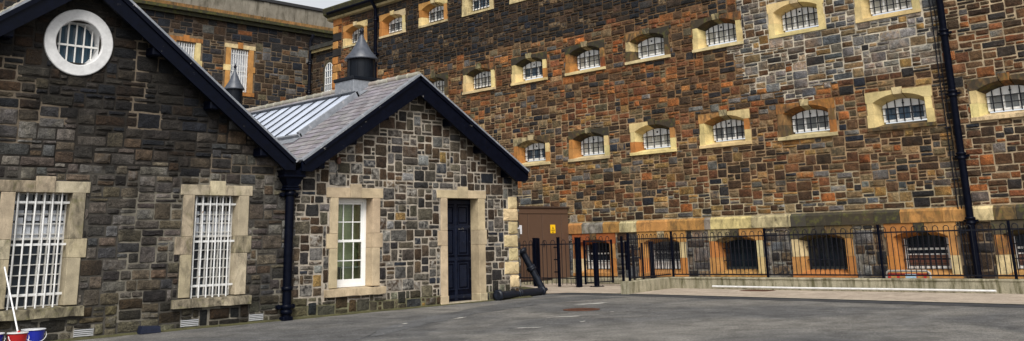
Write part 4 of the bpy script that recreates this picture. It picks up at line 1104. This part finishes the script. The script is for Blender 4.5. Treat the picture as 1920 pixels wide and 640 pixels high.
strip(edge[:4], .75, -1.551, 'asphalt_margin', M['asphalt_edge'], 1, .10)
# smoother reinstated trench strip across the yard
up = [(11.7, 15.2), (12.55, 16.05), (14.7, 17.25), (17.9, 18.6), (20.2, 19.0), (22.3, 18.7)]; lo = [(10.75, 14.6), (11.7, 14.9), (13.4, 15.8), (15.9, 16.9), (19.0, 17.7), (22.6, 17.1)]
rr = random.Random(77); U, Lw = [], []
for i in range(len(up) - 1):
    for k in range(6):
        f = k / 6; U.append([up[i][d] + (up[i + 1][d] - up[i][d]) * f + rr.uniform(-.05, .05) for d in (0, 1)]); Lw.append([lo[i][d] + (lo[i + 1][d] - lo[i][d]) * f + rr.uniform(-.05, .05) for d in (0, 1)])
sheet('asphalt_strip', [[(p[0], p[1], ground_z(*p) - .007) for p in (Lw[i], Lw[i + 1], U[i + 1], U[i])] for i in range(len(U) - 1)], M['asphalt_strip'])
# worn white paint marks
def blob(cx, cy, lx, ly, ang, seed):
    q = random.Random(seed); n = 18; out = []
    for k in range(n):
        a = 2 * PI * k / n; rr_ = q.uniform(.45, 1.1); x, y = math.cos(a) * lx * rr_, math.sin(a) * ly * rr_
        X, Y = cx + x * math.cos(ang) - y * math.sin(ang), cy + x * math.sin(ang) + y * math.cos(ang); out.append((X, Y, ground_z(X, Y) - .003))
    return out
sheet('paint_marks', [blob(19.45, 16.35, .62, .17, -.35, 1), blob(16.1, 14.35, .45, .10, -.5, 2), blob(14.9, 16.35, .30, .08, .3, 3), blob(13.9, 13.3, .33, .07, -.6, 4), blob(13.4, 16.4, .12, .05, .2, 5), blob(15.4, 13.2, .12, .05, .2, 6), blob(12.95, 16.0, .10, .04, .1, 7), blob(17.6, 14.2, .09, .04, 0, 8)], M['paintmark'])
mb = MB(); mb.lathe((17.85, 15.32, ground_z(17.8, 15.3) - .010), [(.44, 0), (.44, .010), (.40, .014), (.38, .008), (.0, .008)], 32)
for k in range(-4, 5):
    for j in range(-4, 5):
        if k * k + j * j < 17: mb.box((17.85 + k * .08 - .025, 15.32 + j * .08 - .025, ground_z(17.8, 15.3) - .002), (17.85 + k * .08 + .025, 15.32 + j * .08 + .025, ground_z(17.8, 15.3) + .004))
single(mb, 'manhole_cover', M['rust'], 'round rusty manhole cover set in the asphalt yard', 'manhole cover')
mb = MB(); mb.box((25.35, 14.75, ZC - .001), (25.85, 15.65, ZC + .010))
for k in range(12): mb.box((25.38, 14.79 + k * .071, ZC + .0102), (25.82, 14.83 + k * .071, ZC + .018))
single(mb, 'drain_grating', M['rust'], 'rusty rectangular drain grating in the pavement by the low wall', 'drain')
# moss and silt at the wall feet, darkened to stand for corner shade
mb = MB(); q = random.Random(4); x = XA0
while x < 20.5:
    w_ = q.uniform(.3, .7); d_ = q.uniform(.03, .10)
    mb.add([(x, YG - .01, ground_z(x, 0) + .03), (x + w_, YG - .01, ground_z(x + w_, 0) + .03), (x + w_, YG - .06 - d_, ground_z(x + w_, 0) - .009), (x, YG - .06 - d_, ground_z(x, 0) - .009)], [(0, 3, 2, 1)]); x += w_
tag(mb.build('silt_shade_line', M['moss']), kind='structure')
sheet('mossy_verge', [[(20.60, 20.9, ZC + .004), (22.3, 20.95, ZC + .004), (24.4, 22.6, ZC + .004), (25.6, 24.6, ZC + .004), (25.6, 27, ZC + .004), (20.6, 27, ZC + .004)]], M['moss'])
# low step of the cell block
mb = MB(); mb.box((27.9, 21.9, -1.54), (28.98, 28.5, -1.36), bev=.02); single(mb, 'concrete_step', M['concwall'], 'low mossy concrete step along the foot of the block beside the gate', 'step')

# ================================================================== LOW WALL, RAILINGS, GATE
ZW = -1.20
lw = thing('low_wall', 'low stained concrete wall carrying the railings, bent at its left end', 'wall', (26.3, 12, -1.55))
mb = MB(); q = random.Random(5); y = 18.75
pr = [(26.15, -1.60), (26.14, -1.25), (26.12, -1.245), (26.12, -1.215), (26.15, ZW), (26.45, ZW), (26.46, -1.60)]
ys_ = [18.75]; 
while ys_[-1] > -10: ys_.append(ys_[-1] - .5)
mb.loft([[(p[0] + q.uniform(-.006, .006), yy, p[1] + q.uniform(-.005, .005)) for p in pr] for yy in ys_], (1, 1, 1, 0)); mb.build('wall_run', M['concwall'], lw)
mb = MB(); A_ = Vector((26.14, 18.58, 0)); B_ = Vector((23.12, 17.98, 0)); nrm = Vector((-.19, .98, 0)) * .27
rings = []
for k in range(9):
    p = A_.lerp(B_, k / 8); o = p + nrm; j = lambda: q.uniform(-.008, .008)
    rings.append([(p.x + j(), p.y + j(), -1.60), (p.x + j(), p.y + j(), ZW - .02), (p.x + nrm.x * .1, p.y + nrm.y * .1, ZW + .004), (o.x - nrm.x * .1, o.y - nrm.y * .1, ZW + .004 + j()), (o.x + j(), o.y + j(), ZW - .02), (o.x, o.y, -1.60)])
mb.loft(rings, (1, 1, 1, 0)); mb.build('wall_return', M['concwall'], lw)

def railing_panel(mb, a, b, zt, zb, ztop_rail, zbot_rail, pitch=.14, r=.0115):
    a, b = Vector((*a, 0)), Vector((*b, 0)); L = (b - a).length; n = max(2, int(L / pitch / 2) * 2); t = (b - a) / n
    for zz in (ztop_rail, zbot_rail): mb.bar((a.x, a.y, zz), (b.x, b.y, zz), .012, .038)
    n2 = n // 2
    for k in range(n2):
        p0 = a + t * (2 * k + .5); p1 = a + t * (2 * k + 1.5); mid = (p0 + p1) / 2; h = (p1 - p0).length / 2; d = (p1 - p0).normalized()
        path = [(p0.x, p0.y, zb), (p0.x, p0.y, zt - h)]
        for s_ in range(1, 6):
            an = PI - PI * s_ / 6; w_ = mid + d * h * math.cos(an); path.append((w_.x, w_.y, zt - h + h * math.sin(an)))
        path += [(p1.x, p1.y, zt - h), (p1.x, p1.y, zb)]
        mb.tube(path, r, 5)
def post(parent, x, y, zt, zb, w=.05, name='post', cap=True):
    mb = MB(); mb.box((x - w / 2, y - w / 2, zb), (x + w / 2, y + w / 2, zt), bev=.006)
    if w > .08: mb.box((x - w / 2 - .008, y - w / 2 - .008, zt), (x + w / 2 + .008, y + w / 2 + .008, zt + .015), bev=.004)
    return mb.build(name, M['navy'], parent)
rl1 = thing('railings', 'black hoop-topped railings standing along the top of the low wall', 'railings', (26.3, 12, ZW))
py_ = [18.62, 15.22, 11.70, 8.32, 4.95]
for yy in py_: post(rl1, 26.3, yy, .22, ZW - .05, .062)
for a, b in zip(py_, py_[1:]):
    mb = MB(); railing_panel(mb, (26.3, a), (26.3, b), .15, -1.14, .01, -1.12); mb.build('railing_panel', M['black'], rl1)
rp0 = (23.42, 18.16)
post(rl1, rp0[0], rp0[1], .20, ZW - .05, .062)
mb = MB(); railing_panel(mb, rp0, (26.27, 18.70), .15, -1.14, .01, -1.12); mb.build('railing_panel', M['black'], rl1)
# railings left of the gate, by the cabinet
rl2 = thing('railings', 'black hoop-topped railings in front of the brown cabinet', 'railings', (25.9, 24, -1.54))
zt2 = .10
for (x, y, w_) in ((25.9, 24.30, .15), (25.82, 24.05, .05), (25.85, 23.15, .085)): post(rl2, x, y, zt2 + .03, -1.54, w_)
mb = MB()
for k in range(3): mb.box((25.83, 23.10, -.22 - .42 * k), (25.87, 23.36, -.18 - .42 * k))
mb.build('hinge', M['black'], rl2)
mb = MB(); railing_panel(mb, (25.9, 25.9), (25.9, 24.38), .05, -1.47, -.10, -1.25); mb.build('railing_panel', M['black'], rl2)
mb = MB(); railing_panel(mb, (25.84, 24.0), (25.85, 23.2), .05, -1.47, -.10, -1.25); mb.build('railing_panel', M['black'], rl2)
mb = MB(); railing_panel(mb, (25.85, 23.1), (25.8, 22.27), .05, -1.47, -.10, -1.25); mb.build('railing_panel', M['black'], rl2)
mb = MB(); mb.box((25.80, 25.30, -.24), (25.85, 25.56, .02), bev=.01); mb.lathe((25.79, 25.43, -.10), [(.0, -.02), (.05, -.015), (.05, .01)], 12, axis=(1, 0, 0)); mb.build('lock_box', M['black'], rl2)
# gate
gt = thing('gate', 'black hoop-topped gate leaf between two thick dark blue posts', 'gate', (26.1, 21.5, -1.54))
mb = MB(); mb.box((25.70, 22.10, -1.54), (25.86, 22.26, .10), bev=.006); mb.box((25.69, 22.09, .10), (25.87, 22.27, .12), bev=.004); mb.build('post', M['navy'], gt)
mb = MB(); railing_panel(mb, (25.95, 22.02), (27.1, 21.78), .13, -1.42, -.03, -1.40, .12); mb.build('railing_panel', M['black'], gt)
mb = MB(); mb.box((25.90, 21.98, -1.45), (25.95, 22.04, .02)); mb.build('stile', M['navy'], gt); mb = MB(); mb.box((27.10, 21.75, -1.45), (27.15, 21.81, .02)); mb.build('stile', M['navy'], gt)
def bollard(name, label, x, y, zt, w, base=True, cat='post'):
    t = thing(name, label, cat, (x, y, -1.54), group='dark blue gate posts')
    mb = MB(); mb.box((x - w / 2, y - w / 2, -1.53), (x + w / 2, y + w / 2, zt), bev=.008); mb.build('shaft', M['navy'], t)
    if base: mb = MB(); mb.box((x - w * 1.3, y - w * 1.3, -1.54), (x + w * 1.3, y + w * 1.3, -1.52), bev=.004); [mb.lathe((x + sx * w, y + sy * w, -1.52), [(.02, 0), (.02, .02), (.0, .025)], 6) for sx in (-1, 1) for sy in (-1, 1)]; mb.build('base_plate', M['black'], t)
    return t
bollard('gate_post', 'short thick dark blue post with bolted base plate in front of the gate', 26.2, 21.75, -.08, .14)
bollard('gate_post', 'thick dark blue post behind the low wall return, left of the second railing post', 27.4, 20.25, -.08, .12, False)
bollard('gate_post', 'thin dark post close beside the thick post behind the wall return', 27.2, 20.50, -.12, .06, False)
lp = thing('latch_post', 'tall dark post with latch box at the right side of the gate', 'post', (26.55, 20.85, -1.54))
mb = MB(); mb.box((26.52, 20.82, -1.54), (26.58, 20.90, .12), bev=.005); mb.box((26.60, 20.70, -1.0), (26.66, 20.79, -.05), bev=.005); mb.build('shaft', M['navy'], lp)
mb = MB(); mb.box((26.52, 20.36, -1.54), (26.57, 20.41, -.18)); mb.box((26.53, 20.12, -.62), (26.565, 20.36, -.58)); mb.box((26.53, 20.12, -.34), (26.565, 20.36, -.30)); mb.box((26.53, 20.08, -.66), (26.57, 20.12, -.26)); mb.box((26.53, 20.41, -.50), (26.565, 20.70, -.46)); mb.build('latch_box', M['black'], lp)

# white conduit lying along the wall foot
mb = MB(); mb.tube([(26.02, 17.0, -1.46), (26.03, 14, -1.475), (26.02, 11.5, -1.47), (26.02, 8.75, -1.475)], .030, 10); single(mb, 'plastic_pipe', M['white'], 'long white plastic pipe lying along the foot of the low wall', 'pipe')
# red and white barrier behind the railings
t = thing('plastic_barrier', 'red and white plastic barrier half hidden behind the railings', 'barrier', (27.4, 11.5, -1.54))
mb = MB(); mb.tube([(27.4, 12.1, -1.5), (27.4, 12.1, -1.11), (27.4, 12.02, -1.05), (27.4, 10.95, -1.05), (27.4, 10.87, -1.11), (27.4, 10.87, -1.5)], .035, 8, (.30, .28, .25)); mb.build('frame', M['attr_gloss'], t)
mb = MB(); mb.box((27.385, 10.92, -1.17), (27.415, 12.05, -1.11), (.24, .02, .018)); mb.box((27.384, 10.92, -1.36), (27.414, 12.05, -1.27), (.24, .02, .018)); 
for k in range(5): mb.box((27.386, 10.98 + k * .25, -1.268), (27.412, 11.05 + k * .25, -1.172), (.42, .035, .03))
mb.build('red_panel', M['attr_gloss'], t)
mb = MB(); mb.box((27.375, 11.25, -1.25), (27.383, 11.55, -1.13), (.35, .50, .62)); mb.build('label_plate', M['attr_gloss'], t)
# pale rubble edging in the area
mb = MB(); q = random.Random(9)
for k in range(9):
    y = 14.1 - k * .33; mb.box((28.35, y - .14, -1.54), (28.6, y + .14, -1.40 + q.uniform(0, .1)), vary((.33, .29, .2), q), .03)
single(mb, 'stone_edging', M['grey'], 'row of pale rough stones at the foot of the basement wall', 'edging')

# ================================================================== CABINET
cb = thing('electrical_cabinet', 'tall brown double-door electrical cabinet with yellow warning sign', 'cabinet', (27.4, 25.35, -1.54))
CX0, CX1, CY, CT = 25.55, 28.93, 25.35, 1.25
mb = MB(); mb.box((CX0, CY, -1.42), (CX1, CY + 1.3, CT), bev=.01); mb.build('body', m_paint('brown_shadow', (.035, .02, .014), .6), cb)
mb = MB(); mb.box((CX0 - .05, CY - .07, CT), (CX1 + .04, CY + 1.4, CT + .07), bev=.01); mb.build('roof', m_paint('dark_brown', (.05, .03, .022), .5), cb)
mb = MB(); mb.box((CX0, CY - .04, -1.55), (CX1, CY + 1.3, -1.425)); mb.build('base', M['concwall'], cb)
for a, b in ((25.57, 26.60), (26.625, 27.39), (27.41, 28.50), (28.52, 28.915)):
    mb = MB(); mb.box((a, CY - .028, -1.36), (b, CY - .002, 1.02), bev=.006); d = mb.build('door', M['brown'], cb)
mb = MB(); mb.box((CX0 + .02, CY - .026, 1.045), (CX1 - .015, CY - .002, CT - .01), bev=.006); mb.build('fascia', M['brown'], cb)
mb = MB(); mb.box((27.44, CY - .05, -.2), (27.47, CY - .03, .05)); mb.box((27.425, CY - .06, -.09), (27.485, CY - .05, -.05)); mb.build('handle', M['black'], cb)
mb = MB(); mb.box((27.86, CY - .036, .31), (28.14, CY - .030, .63), (.85, .50, .01)); s_ = mb.build('warning_sign', M['attr_gloss'], cb)
mb = MB(); zc_, xc_ = .46, 28.0; yy = CY - .0385
tri = [(xc_ - .095, zc_ - .06), (xc_ + .095, zc_ - .06), (xc_, zc_ + .11)]; ti = [(xc_ - .065, zc_ - .043), (xc_ + .065, zc_ - .043), (xc_, zc_ + .075)]
for i in range(3):
    j = (i + 1) % 3; mb.add([(p[0], yy, p[1]) for p in (tri[i], tri[j], ti[j], ti[i])], [(0, 1, 2, 3)], (.01, .01, .01))
mb.add([(x, yy, z) for x, z in ((xc_ + .012, zc_ + .055), (xc_ - .022, zc_ + .005), (xc_ - .002, zc_ + .008), (xc_ - .012, zc_ - .035), (xc_ + .024, zc_ + .018), (xc_ + .004, zc_ + .016))], [(0, 1, 2, 3, 4, 5)], (.01, .01, .01))
for k, w_ in enumerate((.08, .06)): mb.box((xc_ - w_, yy, .355 - k * .025), (xc_ + w_, yy + .001, .368 - k * .025), (.01, .01, .01))
mb.build('symbol', M['attr_gloss'], s_)
mb = MB(); mb.box((26.02, CY - .036, .30), (26.27, CY - .030, .62), (.66, .67, .70)); n_ = mb.build('notice', M['attr_gloss'], cb)
mb = MB()
for k in range(8): mb.box((26.05, CY - .0372, .58 - k * .033), (26.05 + .19 - .05 * (k % 3 == 2), CY - .0365, .588 - k * .033), (.25, .27, .35))
mb.build('print_lines', M['attr_gloss'], n_)

# ================================================================== LOOSE PIPES
def soilpipe(name, pts, r, label):
    mb = MB(); a, b = Vector(pts[0]), Vector(pts[-1]); mb.tube(pts, r, 14)
    d = (b - a).normalized(); L = (b - a).length
    for f in (0.0, .42, .46, .97):
        p = a + d * L * f; mb.lathe(tuple(p), [(r * .98, -.02), (r * 1.5, 0), (r * 1.5, .09), (r * 1.1, .10), (r * 1.1, .16), (r * .98, .17)] if f in (0.0,) else [(r * .98, -.05), (r * 1.38, -.035), (r * 1.38, .035), (r * .98, .05)], 14, axis=tuple(d))
    return single(mb, name, M['black_pipe'], label, 'pipe')
M['black_pipe'] = m_paint('dull_black_iron', (.007, .010, .018), .45, var=.5, spec=.3)
soilpipe('iron_pipe', [(19.5, 19.80, -1.42), (20.8, 20.12, -1.44), (22.1, 20.48, -1.44)], .105, 'black iron pipe lying on the ground at the house corner')
soilpipe('iron_pipe', [(21.95, 21.2, -.22), (22.45, 20.75, -1.5)], .105, 'black iron pipe leaning upright against the railings')

# ================================================================== BUCKETS, MOP, BOX
def bucket(cx, cy, zt, R, col, rim, label):
    zb = ground_z(cx, cy) - .005
    t = thing('bucket', label, 'bucket', (cx, cy, zb)); n = 28
    mb = MB(); h = zt - zb
    prof = [(R * .74, 0), (R * .97, h - .02), (R * .99, h)]; rings = [[(cx + r * math.cos(2 * PI * k / n), cy + r * math.sin(2 * PI * k / n), zb + z) for k in range(n)] for r, z in prof]
    mb.loft(rings, col, True, False, True, True)
    mb.loft([[(cx + r * math.cos(2 * PI * k / n), cy + r * math.sin(2 * PI * k / n), zb + z) for k in range(n)] for r, z in ((R * .96, h), (R * .72, .015))], col, False, True, True, True); mb.build('body', M['attr_gloss'], t)
    mb = MB(); mb.lathe((cx, cy, zb + h), [(R * .965, -.003), (R * 1.035, -.016), (R * 1.05, -.006), (R * 1.03, .004), (R * .965, .002)], n, rim); mb.build('rim', M['attr_gloss'], t)
    mb = MB(); mb.tube([(cx - R * .99, cy - R * .3, zb + h - .05)] + [(cx - R * 1.03 * math.cos(PI * k / 10), cy - R * (.3 + .75 * math.sin(PI * k / 10)), zb + h - .05 - .16 * math.sin(PI * k / 10)) for k in range(1, 10)] + [(cx + R * .99, cy - R * .3, zb + h - .05)], .006, 6, (.7, .7, .7)); mb.build('handle', M['attr_gloss'], t)
    return t
bucket(6.72, 18.62, -1.275, .195, (.012, .022, .30), (.58, .59, .62), 'blue bucket with white rim, right of the red bucket below the barred window')
bucket(6.33, 18.25, -1.285, .165, (.33, .010, .010), (.55, .55, .55), 'red bucket with the mop in it, between the two blue buckets')
bucket(5.98, 18.45, -1.285, .19, (.012, .022, .30), (.58, .59, .62), 'blue bucket at the left edge, left of the red bucket')
mp = thing('mop', 'white handled mop with red collar standing in the red bucket', 'mop', (6.33, 18.25, -1.6))
mb = MB(); mb.tube([(6.345, 18.28, -1.30), (6.17, 18.75, -.19)], .014, 10, (.78, .78, .78)); mb.build('handle', M['attr_gloss'], mp)
mb = MB(); mb.lathe((6.35, 18.265, -1.33), [(.05, -.12), (.045, -.02), (.028, .02), (.022, .07)], 14, (.42, .008, .008)); mb.build('collar', M['attr_gloss'], mp)
mb = MB(); mb.lathe((6.35, 18.26, -1.58), [(.09, 0), (.10, .06), (.05, .13)], 14, (.5, .5, .46)); mb.build('mop_head', M['attr'], mp)
mb = MB(); zb = ground_z(9.4, 19.9) - .002
mb.prism([(9.24, zb), (9.68, zb), (9.66, zb + .13), (9.27, zb + .15)][::1], YG - .20, YG - .03); mb.box((9.26, YG - .205, zb + .06), (9.66, YG - .2005, zb + .07))
single(mb, 'bait_box', m_paint('dark_blue_plastic', (.008, .012, .03), .4), 'small dark blue plastic box on the ground against the wall', 'box')

# ================================================================== SKY, LIGHT, CAMERA
wd = bpy.data.worlds.new('World'); scn.world = wd; wd.use_nodes = True; nt = wd.node_tree; nt.nodes.clear()
out = nt.nodes.new('ShaderNodeOutputWorld'); bg = nt.nodes.new('ShaderNodeBackground'); sky = nt.nodes.new('ShaderNodeTexSky'); sky.sky_type = 'NISHITA'; sky.sun_disc = False
EL, AZ = 47, 222
sky.sun_elevation = math.radians(EL); sky.sun_rotation = math.radians(AZ); sky.air_density = 1.0; sky.dust_density = 3.0
hs = nt.nodes.new('ShaderNodeHueSaturation'); hs.inputs['Saturation'].default_value = .14
nt.links.new(sky.outputs[0], hs.inputs['Color'])
tc = nt.nodes.new('ShaderNodeTexCoord'); nz_ = nt.nodes.new('ShaderNodeTexNoise'); nz_.inputs['Scale'].default_value = 3.0; nz_.inputs['Detail'].default_value = 6
nt.links.new(tc.outputs['Generated'], nz_.inputs['Vector'])
cr = nt.nodes.new('ShaderNodeValToRGB'); cr.color_ramp.elements[0].position = .3; cr.color_ramp.elements[0].color = (.78, .79, .80, 1); cr.color_ramp.elements[1].position = .7; cr.color_ramp.elements[1].color = (1.15, 1.15, 1.15, 1)
nt.links.new(nz_.outputs['Fac'], cr.inputs[0])
mx = nt.nodes.new('ShaderNodeMix'); mx.data_type = 'RGBA'; mx.blend_type = 'MULTIPLY'; mx.inputs[0].default_value = 1
nt.links.new(hs.outputs[0], mx.inputs[6]); nt.links.new(cr.outputs[0], mx.inputs[7])
sp = nt.nodes.new('ShaderNodeSeparateXYZ'); nt.links.new(tc.outputs['Generated'], sp.inputs[0])
gr = nt.nodes.new('ShaderNodeValToRGB'); gr.color_ramp.elements[0].position = .15; gr.color_ramp.elements[0].color = (1.75, 1.75, 1.75, 1); gr.color_ramp.elements[1].position = .75; gr.color_ramp.elements[1].color = (.85, .85, .85, 1)
nt.links.new(sp.outputs[2], gr.inputs[0])
m2 = nt.nodes.new('ShaderNodeMix'); m2.data_type = 'RGBA'; m2.blend_type = 'MULTIPLY'; m2.inputs[0].default_value = 1
nt.links.new(mx.outputs[2], m2.inputs[6]); nt.links.new(gr.outputs[0], m2.inputs[7])
nt.links.new(m2.outputs[2], bg.inputs['Color']); bg.inputs['Strength'].default_value = .115; nt.links.new(bg.outputs[0], out.inputs[0])
sl = bpy.data.lights.new('sun', 'SUN'); sl.energy = 3.9; sl.angle = math.radians(32); sl.color = (1, .96, .90)
so = bpy.data.objects.new('sun', sl); COL.objects.link(so)
az = math.radians(AZ); el = math.radians(EL)
d = Vector((math.sin(az) * math.cos(el), math.cos(az) * math.cos(el), math.sin(el)))       # towards the sun
so.rotation_euler = d.to_track_quat('Z', 'Y').to_euler(); so.location = (0, 0, 30)

cam = bpy.data.cameras.new('camera'); co = bpy.data.objects.new('camera', cam); COL.objects.link(co)
ya, pi_, ro = math.radians(45.838), math.radians(14.336), math.radians(-1.5075)
fwd = Vector((math.sin(ya) * math.cos(pi_), math.cos(ya) * math.cos(pi_), math.sin(pi_))); right = Vector((math.cos(ya), -math.sin(ya), 0)); upv = right.cross(fwd)
r2 = right * math.cos(ro) + upv * math.sin(ro); u2 = -right * math.sin(ro) + upv * math.cos(ro)
mw = Matrix((r2, u2, -fwd)).transposed().to_4x4(); mw.translation = (0, 0, H); co.matrix_world = mw
cam.sensor_width = 36; cam.sensor_fit = 'HORIZONTAL'; cam.lens = 36 * 1780.4 / 1920; cam.shift_x = 0; cam.shift_y = -320 / 1920; cam.clip_end = 1000; cam.clip_start = .1
scn.camera = co
scn.view_settings.view_transform = 'Standard'; scn.view_settings.look = 'None'; scn.view_settings.exposure = 0; scn.view_settings.gamma = 1
scn.cycles.use_denoising = True
